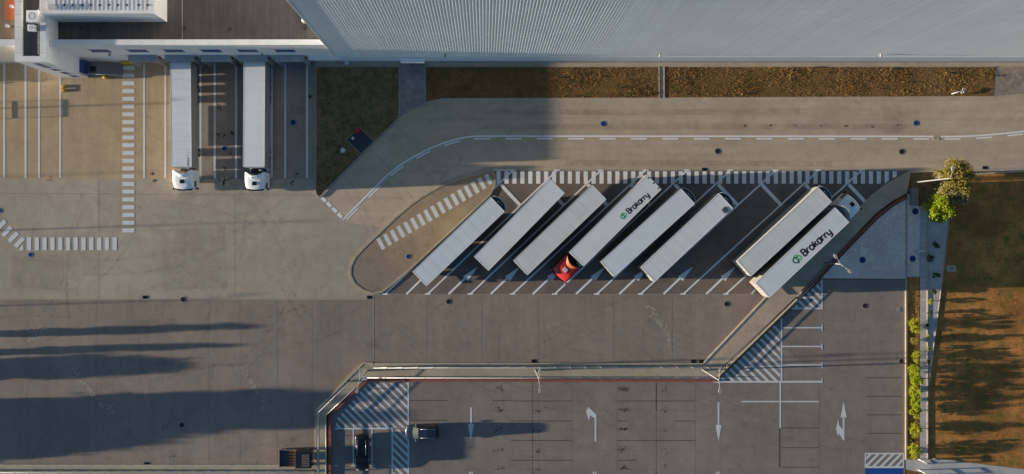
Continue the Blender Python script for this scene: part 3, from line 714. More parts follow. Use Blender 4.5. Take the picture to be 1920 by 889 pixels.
# metal stair beside the docks
st = tag(empty('metal_staircase', G(196, 131)), 'grey metal staircase with blue glass screen between tower and docks', 'staircase')
o_ = G(196, 131)
def L(px, py): q_ = G(px, py); return (q_.x - o_.x, q_.y - o_.y)
x0, y1 = L(172, 119); x1, y0 = L(232, 144)
mb = MB(); mb.box(x0, x0 + 1.2, y0, y1, 1.05, 1.1)
mb.build('landing', M['metal_g'], st)
n = 9
for k in range(n):
    xa_ = x0 + 1.2 + (x1 - x0 - 1.2) * k / n; xb_ = x0 + 1.2 + (x1 - x0 - 1.2) * (k + .86) / n
    mb = MB(); mb.box(xa_, xb_, y0 + .12, y1 - .12, 1.0 - k * 1.0 / n, 1.05 - k * 1.0 / n); mb.build('tread', M['metal_g'], st)
for y_ in (y0, y1):
    mb = MB(); mb.tube((x0, y_, 2.1), (x0 + 1.2, y_, 2.1), .035); mb.tube((x0 + 1.2, y_, 2.1), (x1, y_, 1.1), .035)
    for k in range(5):
        t = k / 4; xx = x0 + 1.2 + (x1 - x0 - 1.2) * t; mb.tube((xx, y_, 1.0 - t), (xx, y_, 2.1 - t), .025)
    mb.build('handrail', M['metal_l'], st)
mb = MB(); mb.box(x0 - .05, x0, y0, y1, 0.3, 2.6); mb.box(x0 - .9, x0, y0 + .1, y1, 2.6, 2.66); mb.build('glass_screen', M['glass_b'], st)
mb = MB(); mb.box(x0 + .35, x0 + 1.0, y0 + .5, y1 - .6, 1.1, 1.35); mb.build('door_mat', M['black'], st)
yb_ = tag(empty('yellow_bin', G(240, 118)), 'yellow box at the top of the crosswalk by the docks', 'grit bin')
mb = MB(); mb.prism([(-.65, -.3), (.6, -.3), (.6, .25), (-.65, .45)], 0, .75); mb.build('bin_body', M['yellow'], yb_, .04)
mb = MB(); mb.box(-.68, .63, -.33, -.28, .6, .66); mb.build('lid_edge', M['black'], yb_)
g = tag(empty('wheel_guide', G(122, 166)), 'pair of yellow rounded wheel guides on the yard left of the crosswalk', 'wheel guide')
for dy in (-.26, .26):
    mb = MB(); mb.tube((-.25, dy, .0), (-.25, dy, .24), .24, .18, 14); mb.tube((-.02, dy, .0), (-.02, dy, .2), .2, .12, 14); mb.build('yellow_post', M['yellow'], g)
mb = MB(); mb.box(.1, 1.5, -.36, -.30, .0, .05); mb.box(.1, 1.5, .30, .36, .0, .05); mb.box(1.44, 1.5, -.3, .3, 0, .05); mb.build('guide_frame', M['metal_g'], g)
bp_ = tag(empty('safety_post', G(199, 146)), 'short yellow safety post at the foot of the metal staircase side', 'bollard')
mb = MB(); mb.tube((0, 0, 0), (0, 0, .6), .2, .2, 12); mb.build('post', M['yellow'], bp_); mb = MB(); mb.tube((0, 0, .6), (0, 0, .66), .22, .14, 12); mb.build('post_cap', M['yellow'], bp_)
cb = tag(empty('crowd_barrier', G(-6, 207)), 'yellow barred barrier at the left edge whose striped shadow falls on the yard', 'barrier')
mb = MB(); mb.box(-.03, .03, -1.1, 1.1, .22, .30); mb.box(-.03, .03, -1.1, 1.1, .93, 1.02); mb.box(-.05, .05, -1.14, -1.08, 0, 1.02); mb.box(-.05, .05, 1.08, 1.14, 0, 1.02); mb.build('rail_frame', M['yellow'], cb)
for k in range(12):
    y_ = -1 + 2 * k / 11; mb = MB(); mb.tube((0, y_, .3), (0, y_, .93), .012); mb.build('bar', M['yellow'], cb)
for y_ in (-.9, .9):
    mb = MB(); mb.box(-.35, .35, y_ - .04, y_ + .04, 0, .04); mb.build('foot', M['metal_g'], cb)

# ------------------------------------------------------------------ trucks and trailers
def shell(name, c1, c2, off, dirt=.14):
    """painted roof sheet with dull wash streaks, faint grime and small scuffs"""
    m, nt, b = nodes(name); c = coord(nt)
    a = noise(nt, c, .35, 4, .6, off=off); st = noise(nt, c, 2.0, 6, .7, 1, .12, 1, .4, off + 5); sl = noise(nt, c, .9, 5, .7, .10, 2.6, 1, 0, off + 9); fs = noise(nt, c, 5, 6, .8, off=off + 2)
    col = mixc(nt, rng(nt, a, .35, .65, 0, 1), c1, c2)
    v = mth(nt, 'MULTIPLY', rng(nt, st, .45, .75, 1.0, 1 - dirt), rng(nt, sl, .5, .75, 1.0, 1 - dirt))
    v = mth(nt, 'MULTIPLY', v, rng(nt, fs, .62, .75, 1, .86))
    nt.links.new(mixc(nt, 1, col, grey(nt, v), 'MULTIPLY'), b.inputs['Base Color']); b.inputs['Roughness'].default_value = .5; return m
M['trailer_w'] = shell('trailer_white', (.66, .71, .72), (.62, .67, .68), 1, .08); M['trailer_c'] = shell('trailer_cream', (.63, .66, .64), (.58, .62, .61), 2, .09)
M['trailer_g'] = shell('trailer_dusty_white', (.64, .70, .73), (.60, .66, .69), 3, .07)
M['trailer_side_dimmed'] = shell('trailer_side_dimmed', (.34, .33, .30), (.28, .275, .25), 4, .25); M['seam'] = simple('roof_seam', (.50, .51, .51), .6)  # trailer side colour darkened to hold down the direct low sun
M['chassis'] = simple('chassis_dark', (.035, .036, .04), .6, .2)
M['skirt'] = simple('side_skirt', (.30, .31, .32), .6); M['tyre'] = simple('tyre', (.018, .018, .019), .85)
M['rim'] = simple('rim', (.4, .4, .4), .35, .6)
M['cab_w'] = simple('cab_white', (.82, .84, .84), .3, var=.03, coat=.4)
M['cab_r'] = simple('cab_red', (.40, .022, .016), .4, var=.08, coat=.2)
M['cab_o'] = simple('cab_orange', (.40, .11, .035), .6, var=.1, coat=0)
M['lens_r'] = simple('red_lens', (.35, .01, .01), .3)
M['lens_w'] = simple('clear_lens', (.6, .62, .6), .15)
M['ink'] = simple('black_ink', (.012, .012, .014), .5)
M['green'] = simple('green_ink', (.03, .42, .10), .5); M['dgreen'] = simple('dark_green_ink', (.005, .13, .045), .5)

def wheel(parent, x, y, r=.5, wd=.3):
    mb = MB(); sgn = 1 if y > 0 else -1
    mb.tube((x, y - wd / 2, r), (x, y + wd / 2, r), r, r, 18); o = mb.build('wheel', M['tyre'], parent)
    mb = MB(); mb.tube((x, y + sgn * (wd / 2 - .01), r), (x, y + sgn * (wd / 2 + .02), r), r * .55, r * .5, 14); mb.build('rim', M['rim'], o)

GLY = {
 'B': (0.92, [[(0, 0), (0, 1.4), (.6, 1.4), (.82, 1.22), (.82, .92), (.62, .74), (.2, .74)], [(.62, .74), (.88, .55), (.88, .2), (.66, 0), (0, 0)]]),
 'r': (0.62, [[(.05, 0), (.05, 1.0)], [(.05, .62), (.22, .9), (.62, .98)]]),
 'o': (0.95, [[(.25, 0), (.65, 0), (.88, .22), (.88, .75), (.65, .98), (.25, .98), (.03, .75), (.03, .22), 'c']]),
 'k': (0.82, [[(.05, 0), (.05, 1.4)], [(.05, .48), (.28, .5), (.72, 1.0)], [(.3, .5), (.8, 0)]]),
 'a': (0.92, [[(.85, 0), (.85, .98), (.25, .98), (.03, .75), (.03, .22), (.25, 0), (.6, .0), (.85, .22)]]),
 'y': (0.9, [[(.04, 1.0), (.04, .35), (.25, .12), (.82, .12)], [(.82, 1.0), (.82, -.22), (.6, -.42), (.12, -.42)]]),
}
def lettering(parent, text, base, length, cap_h, ang, z):
    """stroked letters laid on a roof; base and ang in the parent's frame"""
    tot = sum(GLY[c][0] + .22 for c in text); u = cap_h / 1.4; kx = length / tot / u
    mb = MB(); x = 0; zz = z
    for c in text:
        for s_ in GLY[c][1]:
            cl_ = s_[-1] == 'c'; q_ = [q for q in s_ if q != 'c']
            pts = []
            for (a, b) in q_:
                X = (x + a) * u * kx; Y = b * u; pts.append((base[0] + X * math.cos(ang) - Y * math.sin(ang), base[1] + X * math.sin(ang) + Y * math.cos(ang)))
            mb.ribbon(pts, .33 * u, zz, cl_); zz += .0002
        x += GLY[c][0] + .22
    mb.build('lettering', M['ink'], parent)

def ring(mb, c, r, wd, z, a0=0, a1=360, mi=0, n=24):
    pts = [(c[0] + r * math.cos(R(a0 + (a1 - a0) * i / n)), c[1] + r * math.sin(R(a0 + (a1 - a0) * i / n))) for i in range(n + (0 if a1 - a0 >= 360 else 1))]
    mb.ribbon(pts, wd, z, a1 - a0 >= 360, mi)

def logo(parent, c, size, z, rot):
    """interlocking green loops"""
    mb = MB(); s_ = size / 2
    def T(x, y): return (c[0] + s_ * (x * math.cos(rot) - y * math.sin(rot)), c[1] + s_ * (x * math.sin(rot) + y * math.cos(rot)))
    ring(mb, T(-.3, .42), s_ * .38, s_ * .22, z, 0, 360, 0)
    ring(mb, T(.35, .18), s_ * .52, s_ * .24, z + .0004, 0, 360, 0)
    pts_rot = math.degrees(rot)
    ring(mb, T(-.3, -.25), s_ * .58, s_ * .28, z + .0008, 60 + pts_rot, 330 + pts_rot, 1)
    mb.ribbon([T(.30, .1), T(.34, -.95)], s_ * .26, z + .0012, False, 1)
    mb.build('logo', [M['green'], M['dgreen']], parent)

def trailer_parts(t, bw=2.58, Lh=6.8, ZB=1.15, ZTp=4.0, mat='trailer_w', seams=0, reefer=False, rear_frame=True, lines=None, rail=False, vent=False, offx=0.0):
    hw = bw / 2
    mb = MB(); mb.box(-Lh + offx, Lh + offx, -hw, hw, ZB, ZTp); b = mb.build('cargo_box', [M[mat], M['trailer_side_dimmed']], t, .05)
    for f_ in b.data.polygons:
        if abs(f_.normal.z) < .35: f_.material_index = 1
    if seams:
        mb = MB()
        for i in range(1, seams):
            x = -Lh + offx + 2 * Lh * i / seams; mb.box(x - .018, x + .018, -hw + .1, hw - .1, ZTp, ZTp + .003)
        mb.build('roof_seam', M['seam'], b)
    mb = MB()
    for s_ in (-1, 1): mb.box(-Lh + offx + .04, Lh + offx - .04, s_ * (hw - .03) - .035, s_ * (hw - .03) + .035, ZTp - .02, ZTp + .010)
    mb.box(-Lh + offx + .03, -Lh + offx + .11, -hw + .07, hw - .07, ZTp, ZTp + .010)
    mb.box(Lh + offx - .11, Lh + offx - .03, -hw + .07, hw - .07, ZTp, ZTp + .010)
    mb.build('roof_rail', M['trailer_c' if rail else mat], b)
    mb = MB()
    for s_ in (-1, 1): mb.box(-Lh + offx + .3, Lh + offx - .3, s_ * .5 - .07, s_ * .5 + .07, .85, ZB - .003)
    mb.box(-Lh + offx + .15, Lh + offx - .2, -hw + .05, hw - .05, ZB - .10, ZB - .004)
    for x in (-2.5, 0, 2.5): mb.box(x - .06, x + .06, -hw + .1, hw - .1, .95, ZB - .11)
    mb.build('chassis', M['chassis'], t)
    for s_ in (-1, 1):
        mb = MB(); mb.box(-1.5, 3.7, s_ * (hw - .06) - .02, s_ * (hw - .06) + .02, .38, ZB + .02); mb.build('side_skirt', M['skirt'], t); mb = MB(); mb.box(-6.3, -1.52, s_ * (hw - .05) - .02, s_ * (hw - .05) + .02, .62, ZB + .02); mb.build('sun_block_panel', M['chassis'], t)  # rear panel over the wheels is added to block sun under the trailer
    for x in (-5.0, -3.7, -2.4):
        for s_ in (-1, 1): wheel(t, x, s_ * (hw - .22))
    for s_ in (-1, 1):
        mb = MB(); mb.box(4.0, 4.14, s_ * .8 - .07, s_ * .8 + .07, .05, .95); mb.box(3.9, 4.24, s_ * .8 - .12, s_ * .8 + .12, 0, .05); mb.build('landing_leg', M['chassis'], t)
    for s_ in (-1, 1):
        mb = MB(); mb.box(-Lh + offx - .03, -Lh + offx - .002, s_ * hw * .5 - hw * .46, s_ * hw * .5 + hw * .46, ZB + .08, ZTp - .12); dr = mb.build('rear_door', M['trailer_side_dimmed'], t)
        for yy in (.25, .8): mb = MB(); mb.tube((-Lh + offx - .05, s_ * yy, ZB + .1), (-Lh + offx - .05, s_ * yy, ZTp - .15), .02); mb.build('lock_rod', M['metal_l'], dr)
        mb = MB(); mb.box(-Lh + offx - .06, -Lh + offx + .05, s_ * .95 - .25, s_ * .95 + .25, .85, 1.0); mb.build('tail_light', M['lens_r'], t)
    mb = MB(); mb.box(-Lh + offx - .08, -Lh + offx + .02, -hw + .1, hw - .1, .5, .64); mb.build('bumper', M['chassis'], t)
    if reefer:
        mb = MB(); pts = []
        for i in range(13):
            y = -hw * .93 + 2 * hw * .93 * i / 12; pts.append((Lh + offx + .06 + .62 * (1 - (y / (hw * .98)) ** 2) ** .6 if abs(y) < hw * .98 else Lh, y))
        mb.prism([(Lh + offx + .003, -hw * .93)] + pts + [(Lh + offx + .003, hw * .93)], 1.7, 3.55); c = mb.build('cooling_unit', M['chassis'], t, .03)
        mb = MB(); mb.ribbon(pts, .06, 3.5, False, 0, 3.62); mb.build('unit_rim', M['trailer_w'], c)
        mb = MB(); mb.box(Lh + offx + .2, Lh + offx + .33, .05, .3, 3.56, 3.63); mb.box(Lh + offx + .25, Lh + offx + .35, -.5, -.38, 3.56, 3.61); mb.disc((Lh + offx + .3, -.15), .07, 3.57); mb.build('unit_fitting', M['lens_w'], c)
    else:
        mb = MB(); mb.box(Lh + offx + .002, Lh + offx + .05, -hw + .15, hw - .15, ZB + .1, ZTp - .2); mb.build('front_panel', M['seam'], t)
    if vent:
        mb = MB(); mb.box(Lh - 1.25, Lh - .65, -hw + .25, -hw + .85, ZTp + .002, ZTp + .05); v_ = mb.build('roof_vent', M['chassis'], t)
        mb = MB()
        for k in range(3): mb.box(Lh - 1.2 + .18 * k, Lh - 1.14 + .18 * k, -hw + .28, -hw + .82, ZTp + .052, ZTp + .07)
        mb.build('vent_slat', M['metal_g'], v_)
    return b

def cab(t, x0, body='cab_w', fair='cab_w', hgt=3.75, ln=2.35, tail=None):
    """tractor with its cab nose at +x; x0 = rear wall of the cab"""
    hw = 1.23; nx, ny = 14, 12
    def plan(u, v):  # u 0 rear..1 front, v -1..1
        wv = hw * (1 - .05 * u ** 3); fx = x0 + ln * u - .16 * u ** 4 * v * v + (.42 * (1 - u) ** 2 * (1 - v * v) if True else 0)
        return fx, v * wv
    def top(u, v):
        z = hgt - .10 * v ** 4 - .55 * max(0, (u - .55) / .45) ** 1.7
        return z
    mb = MB(); idx = {}
    for i in range(nx + 1):
        for j in range(ny + 1):
            u = i / nx; v = -1 + 2 * j / ny; X, Y = plan(u, v); idx[i, j] = len(mb.v); mb.v.append((X, Y, top(u, v)))
    for i in range(nx):
        for j in range(ny): mb.face([idx[i, j], idx[i + 1, j], idx[i + 1, j + 1], idx[i, j + 1]], 0, True)
    low = {}
    loop = [(i, 0) for i in range(nx + 1)] + [(nx, j) for j in range(1, ny + 1)] + [(i, ny) for i in reversed(range(nx))] + [(0, j) for j in reversed(range(1, ny))]
    mid = []; bot = []
    for (i, j) in loop:
        a = mb.v[idx[i, j]]; ex = .16 * (i / nx) ** 3
        mid.append(len(mb.v)); mb.v.append((a[0] + ex, a[1] * 1.01, 2.0)); 
    for (i, j) in loop:
        a = mb.v[idx[i, j]]; ex = .22 * (i / nx) ** 3
        bot.append(len(mb.v)); mb.v.append((a[0] + ex, a[1] * 1.01, .45))
    for k in range(len(loop)):
        l = (k + 1) % len(loop); a, b = idx[loop[k]], idx[loop[l]]
        mb.face([a, mid[k], mid[l], b]); mb.face([mid[k], bot[k], bot[l], mid[l]])
    c = mb.build('cab', M[body], t)
    # roof fairing: raised wedge with hollow back edge
    mb = MB(); idx = {}
    for i in range(7):
        for j in range(9):
            u = i / 6; v = -1 + 2 * j / 8; wv = (1.10 - .55 * u)
            X = x0 + .02 + .50 * (1 - v * v) * (1 - u * .8) + u * .85; Y = v * wv
            idx[i, j] = len(mb.v); mb.v.append((X, Y, hgt + .27 * (1 - u) ** 1.2 * (1 - .25 * v ** 4) + .012 - .1 * v ** 4))
    for i in range(6):
        for j in range(8): mb.face([idx[i, j], idx[i + 1, j], idx[i + 1, j + 1], idx[i, j + 1]], 0, True)
    for j in range(8):
        a, b = idx[0, j], idx[0, j + 1]; k = len(mb.v)
        mb.v += [(mb.v[a][0], mb.v[a][1], hgt - .2), (mb.v[b][0], mb.v[b][1], hgt - .2)]; mb.face([b, k + 1, k, a])
    for j0, rev in ((0, False), (8, True)):
        for i in range(6):
            a, b = idx[i, j0], idx[i + 1, j0]; k = len(mb.v)
            mb.v += [(mb.v[a][0], mb.v[a][1], hgt - .2), (mb.v[b][0], mb.v[b][1], hgt - .2)]
            mb.face([a, k, k + 1, b] if not rev else [b, k + 1, k, a])
    mb.build('roof_fairing', M[fair], c)
    mb = MB(); mb.box(x0 + 1.22, x0 + 1.72, -.3, .3, hgt - .05, hgt + .045); mb.build('roof_hatch', M['glass'] if body == 'cab_w' else M['seam'], c, .03)
    mb = MB(); fxt = x0 + ln + .02
    mb.prism([(fxt - .1, -1.12), (fxt + .14, -.9), (fxt + .2, 0), (fxt + .14, .9), (fxt - .1, 1.12)], 2.75, 2.83); mb.build('sun_visor', M['glass'], c)
    mb = MB(); k = len(mb.v)
    ws = [(-1.08, 0), (-.6, .1), (0, .14), (.6, .1), (1.08, 0)]
    for (y, e) in ws: mb.v += [(fxt - .06 + e + .04, y, 1.75), (fxt - .12 + e, y, 2.75)]
    for i in range(4): mb.face([k + 2 * i, k + 2 * i + 2, k + 2 * i + 3, k + 2 * i + 1])
    mb.build('windscreen', M['glass'], c)
    for s_ in (-1, 1):
        mb = MB(); mb.box(x0 + 1.35, x0 + 2.1, s_ * 1.255 - .012, s_ * 1.255 + .012, 1.85, 2.65); mb.build('side_window', M['glass'], c)
        mb = MB(); mb.tube((x0 + ln - .15, s_ * 1.2, 2.45), (x0 + ln - .05, s_ * 1.42, 2.45), .025); mb.box(x0 + ln - .2, x0 + ln + .02, s_ * 1.47 - .09, s_ * 1.47 + .09, 1.85, 2.55); mb.build('mirror', M['black'], c)
        mb = MB(); mb.box(x0 + ln + .02, x0 + ln + .12, s_ * .9 - .2, s_ * .9 + .2, .7, .95); mb.build('headlight', M['lens_w'], c)
        wheel(t, x0 + 1.1, s_ * 1.05, .52, .32); wheel(t, x0 - 2.4, s_ * 1.0, .52, .5)
        mb = MB(); mb.tube((x0 - 1.5, s_ * .95, .75), (x0 - .2, s_ * .95, .75), .3, .3, 12); mb.build('fuel_tank', M['metal_l'], t)
    mb = MB(); mb.box(x0 - 3.4, x0 + ln - .2, -.45, -.35, .75, 1.0); mb.box(x0 - 3.4, x0 + ln - .2, .35, .45, .75, 1.0); mb.box(x0 - .5, x0 - .05, -.9, .9, .9, 1.6); mb.build('tractor_frame', M['chassis'], t)
    mb = MB(); mb.box(x0 - .35, x0 - .15, .45, .65, 1.0, 3.2); mb.build('exhaust', M['metal_l'], t)
    if tail:
        mb = MB()
        for s_ in (-1, 1): mb.tube((x0 + .6, s_ * .35, hgt + .13), (x0 + .85, s_ * .35, hgt + .13), .05, .08); 
        mb.build('roof_horn', M['metal_l'], c)
    return c

def place(name, a, b, z, label, cat, group):
    """a, b: roof end points in the photo, a = rear, b = front"""
    A, B = G(*a, z), G(*b, z); d = B - A; c = (A + B) / 2
    o = tag(empty(name, (c.x, c.y, 0.012), math.atan2(d.y, d.x)), label, cat, group); return o, d.length / 2
gr = 'white semi-trailers parked in the angled bays'
t, h = place('semi_trailer', (786.4, 523), (933.5, 382.7), 4, 'white panelled trailer with curved black cooling unit, alone beside the kerbed island', 'trailer', gr); trailer_parts(t, Lh=h, mat='trailer_g', seams=10, reefer=True)
t, h = place('semi_trailer', (902.5, 494.4), (1045.5, 348.6), 4, 'plain smooth white trailer reaching furthest into the crosswalk, second from the island', 'trailer', gr); trailer_parts(t, Lh=h, mat='trailer_w', seams=0, rail=True)
t, h = place('semi_trailer', (975.7, 502.3), (1124, 360), 4, 'white trailer with faint roof panel seams just left of the red-cabbed truck', 'trailer', gr); trailer_parts(t, Lh=h, mat='trailer_c', seams=10, rail=True)
t, h = place('semi_trailer', (1139, 505), (1290.5, 367.6), 4, 'smooth bluish white trailer with curved front unit just right of the red-cabbed truck', 'trailer', gr); trailer_parts(t, Lh=h, mat='trailer_g', seams=0, reefer=True)
t, h = place('semi_trailer', (1214.5, 514.5), (1361.7, 376), 4, 'white trailer with a dark square roof vent near its front, left of the empty bay', 'trailer', gr); trailer_parts(t, Lh=h, mat='trailer_w', seams=10, reefer=True, vent=True)
t, h = place('semi_trailer', (1395.5, 504), (1547, 364), 4, 'cream white seamed trailer with curved front, right against the lettered truck at far right', 'trailer', gr); trailer_parts(t, Lh=h, mat='trailer_c', seams=10, reefer=True, rail=True)
# lettered truck with red cab (nose down-left)
def to_local(o, px, py, z):
    w_ = G(px, py, z); d = Vector((w_.x - o.location.x, w_.y - o.location.y)); a = -o.rotation_euler.z
    return (d.x * math.cos(a) - d.y * math.sin(a), d.x * math.sin(a) + d.y * math.cos(a))
def sign(o, b0, b1, cap_h, lc, ls, z):
    a = to_local(o, *b0, z); b = to_local(o, *b1, z); ang = math.atan2(b[1] - a[1], b[0] - a[0])
    lettering(o, 'Brokarry', a, math.dist(a, b), cap_h, ang, z)
    logo(o, to_local(o, *lc, z), ls, z, -o.rotation_euler.z)
t, h = place('semi_truck', (1227, 341), (1080.8, 486), 4, 'truck with bright red cab and black and green lettering on its white trailer', 'truck', 'lettered trucks'); trailer_parts(t, Lh=h, mat='trailer_w', rail=True)
cab(t, h + .45, 'cab_r', 'cab_o', 3.7, 2.65)
sign(t, (1180.3, 400.8), (1219, 366.5), .66, (1169.4, 404.4), .84, 4.0035)
for y_ in (-.9, 0, .9): mb = MB(); mb.box(-h + .14, -h + .30, y_ - .07, y_ + .07, 4.002, 4.03); mb.build('roof_bracket', M['ink'], t)
t, h = place('semi_truck', (1429.5, 544.5), (1579.5, 402.5), 4, 'truck with white cab at upper right and black and green lettering on its trailer', 'truck', 'lettered trucks'); trailer_parts(t, Lh=h, mat='trailer_g', rail=True)
cab(t, h + .45, 'cab_w', 'cab_w', 3.6, 2.3, True)
sign(t, (1509, 480.5), (1561.8, 436.2), .85, (1494.8, 485.6), 1.2, 4.0035)
g2 = 'white trucks backed against the loading docks'
t, h = place('semi_truck', (338.2, 116.5), (340, 313), 4, 'left of the two docked white trucks, trailer roof with dark smear near cab', 'truck', g2); trailer_parts(t, Lh=h, bw=2.6, mat='trailer_g', seams=12)
cab(t, h + .35, 'cab_w', 'cab_w', 3.75, 2.4)
mb = MB(); random.seed(3)
for k in range(60): mb.disc((h - abs(random.gauss(0, .8)), .85 + random.gauss(0, .06)), random.uniform(.02, .07), 4.008 + k * 3e-5, 7, 0, .4)
mb.build('soot_smear', simple('soot', (.22, .22, .22), .9), t)
t, h = place('semi_truck', (476.8, 114.8), (475.8, 313), 4, 'right of the two docked white trucks, smooth clean roof, pale cab', 'truck', g2); trailer_parts(t, Lh=h, bw=2.72, mat='trailer_w', seams=0)
cab(t, h + .6, 'cab_w', 'cab_w', 3.6, 2.2, True)

# ------------------------------------------------------------------ cars
def car(px, py, rz, ln, wd, ht, name, label, body, hood, ws0, ws1, rear0, rear1, estate=True):
    """front at +x; stations given as fractions of the length from the nose"""
    c = G(px, py, .7); t = tag(empty(name, (c.x, c.y, .012), R(rz)), label, 'car')
    hw = wd / 2; n = 22; m_ = 12; mb = MB(); idx = {}
    def half(u): # u 0 nose..1 tail
        return hw * (1 - .30 * max(0, 1 - u / .12) ** 2.2 - .22 * max(0, (u - .90) / .10) ** 2.2)
    def belt(u): return .78 + .16 * min(1, u / .3) - .10 * max(0, (.08 - u) / .08) ** 1.5 + (.02)
    for i in range(n + 1):
        u = i / n; X = ln / 2 - ln * u
        for j in range(m_ + 1):
            v = -1 + 2 * j / m_; bow = (.16 * max(0, 1 - u / .1) - .12 * max(0, (u - .92) / .08)) * (v * v)
            idx[i, j] = len(mb.v); mb.v.append((X - bow, v * half(u), belt(u) - .10 * abs(v) ** 5))
    for i in range(n):
        for j in range(m_): mb.face([idx[i, j], idx[i, j + 1], idx[i + 1, j + 1], idx[i + 1, j]], 0, True)
    loop = [(i, 0) for i in range(n + 1)] + [(n, j) for j in range(1, m_ + 1)] + [(i, m_) for i in reversed(range(n))] + [(0, j) for j in reversed(range(1, m_))]
    l1 = []; l2 = []
    for (i, j) in loop:
        a = mb.v[idx[i, j]]; l1.append(len(mb.v)); mb.v.append((a[0] * 1.012, a[1] * 1.03, .55))
    for (i, j) in loop:
        a = mb.v[idx[i, j]]; l2.append(len(mb.v)); mb.v.append((a[0] * .995, a[1] * .98, .22))
    for k in range(len(loop)):
        l = (k + 1) % len(loop); a, b = idx[loop[k]], idx[loop[l]]
        mb.face([b, l1[l], l1[k], a], 0, True); mb.face([l1[l], l2[l], l2[k], l1[k]], 0, True)
    bd = mb.build('body', M[body], t)
    def sec(u, wf, z, nn=7, bowk=.0):
        X = ln / 2 - ln * u; return [(X + bowk * (1 - (2 * j / (nn - 1) - 1) ** 2), (-1 + 2 * j / (nn - 1)) * hw * wf, z - .05 * abs(-1 + 2 * j / (nn - 1)) ** 3) for j in range(nn)]
    S0 = sec(ws0, .86, belt(ws0) + .005, bowk=.14); S1 = sec(ws1, .72, ht - .03, bowk=.08); S2 = sec((ws1 + rear0) / 2, .73, ht); S3 = sec(rear0, .70, ht - .05, bowk=-.03); S4 = sec(rear1, .82, belt(rear1) + .005, bowk=-.06)
    def strip(mb, A, B):
        k = len(mb.v); mb.v += A + B; q = len(A)
        for j in range(q - 1): mb.face([k + j, k + j + 1, k + q + j + 1, k + q + j], 0, True)
    mb = MB(); strip(mb, S1, S2); strip(mb, S2, S3); rf = mb.build('roof', M[body], t)
    mb = MB(); strip(mb, S0, S1); mb.build('windscreen', M['screen'], t)
    mb = MB(); strip(mb, S3, S4); mb.build('rear_window', M['glass'], t)
    for e in (0, -1):
        mb = MB(); bl = [(S[e][0], S[e][1], S[e][2]) for S in (S0, S1, S2, S3, S4)]
        lw = [(S[e][0], hw * .93 * (1 if S[e][1] > 0 else -1), .84) for S in (S0, S1, S2, S3, S4)]
        k = len(mb.v); mb.v += bl + lw
        for j in range(4): mb.face([k + j, k + j + 1, k + 5 + j + 1, k + 5 + j])
        mb.build('side_window', M['glass'], t)
    for s_ in (-1, 1):
        for x in (ln * .31, -ln * .29): wheel(t, x, s_ * (hw - .12), .33, .22)
        mb = MB(); x = ln / 2 - ln * (ws0 + .06); mb.tube((x, s_ * hw * .9, .98), (x, s_ * (hw + .13), 1.0), .03); mb.box(x - .07, x + .08, s_ * (hw + .16) - .1, s_ * (hw + .16) + .1, .92, 1.08); mb.build('mirror', M['chrome'], t)
        mb = MB(); mb.box(ln / 2 - .24, ln / 2 - .06, s_ * hw * .66 - .16, s_ * hw * .66 + .16, .62, .76); mb.build('headlight', M['lens_w'], t)
        mb = MB(); mb.box(-ln / 2 + .04, -ln / 2 + .2, s_ * hw * .66 - .14, s_ * hw * .66 + .14, .70, .88); mb.build('tail_light', M['lens_r'], t)
        if estate:
            mb = MB(); mb.tube((ln / 2 - ln * (ws1 + .06), s_ * hw * .62, ht + .03), (ln / 2 - ln * (rear0 - .03), s_ * hw * .62, ht + .02), .02); mb.build('roof_rail', M['chrome'], rf)
    return t
M['screen'] = simple('windscreen_glass', (.022, .034, .036), .6, var=.1)
M['car_blue'] = simple('car_blue', (.016, .028, .055), .35, .1, var=.05, coat=.6)
M['car_black'] = simple('car_black', (.006, .007, .008), .28, .2, var=.05, coat=.6)
M['chrome'] = simple('chrome', (.55, .55, .53), .25, .6)
M['screen'].node_tree.nodes['Principled BSDF'].inputs['Specular IOR Level'].default_value = .15
car(791, 810.5, 180, 4.35, 1.8, 1.62, 'hatchback_car', 'dark blue car driving left over the hatched line with long shadow behind', 'car_blue', 0, .26, .42, .93, .985)
car(679, 848.5, -90, 4.75, 1.82, 1.45, 'estate_car', 'glossy black estate car parked nose down between two white bay lines', 'car_black', 0, .27, .40, .90, .975)

# dark twin-bed utility truck by the footway
ut = tag(empty('flatbed_truck', (G(558, 856).x, G(558, 856).y, .012)), 'dark small lorry with slatted wooden bed beside the footway at the bottom', 'truck')
M['wood'] = simple('bed_wood', (.33, .17, .05), .8, var=.3, scale=6)
M['bed'] = simple('bed_steel', (.055, .065, .085), .6, .2, var=.2)
M['ucab'] = simple('dark_blue_cab', (.008, .016, .028), .4, .2)
mb = MB(); mb.box(-2.15, -.05, -1.08, 1.08, .75, .85); bd = mb.build('load_bed', M['bed'], ut)
mb = MB(); mb.box(-2.2, -2.13, -1.1, 1.1, .75, 1.2); mb.box(-2.13, -.05, -1.12, -1.06, .75, 1.15); mb.box(-2.13, -.05, 1.06, 1.12, .75, 1.15); mb.box(-.06, 0.02, -1.1, 1.1, .75, 1.3); mb.build('bed_side', M['kerb'], bd)
for k in range(6):
    mb = MB(); y_ = -.9 + .36 * k; mb.box(-1.0, -.1, y_ - .1, y_ + .06, .86, .92); mb.build('plank', M['wood'], bd)
mb = MB(); mb.box(.06, 2.15, -1.06, 1.08, .55, 2.15); cb_ = mb.build('cab', M['ucab'], ut, .10)
mb = MB(); mb.box(.95, 1.95, -.8, .8, 2.151, 2.19); mb.build('roof_rack', M['bed'], cb_)
mb = MB()
for k in range(5): mb.box(1.0, 1.9, -.75 + .33 * k, -.70 + .33 * k, 2.192, 2.23)
mb.build('rack_slat', M['wood'], cb_)
mb = MB(); mb.box(2.15, 2.17, -.9, .9, 1.25, 1.8); mb.build('windscreen', M['glass'], cb_)
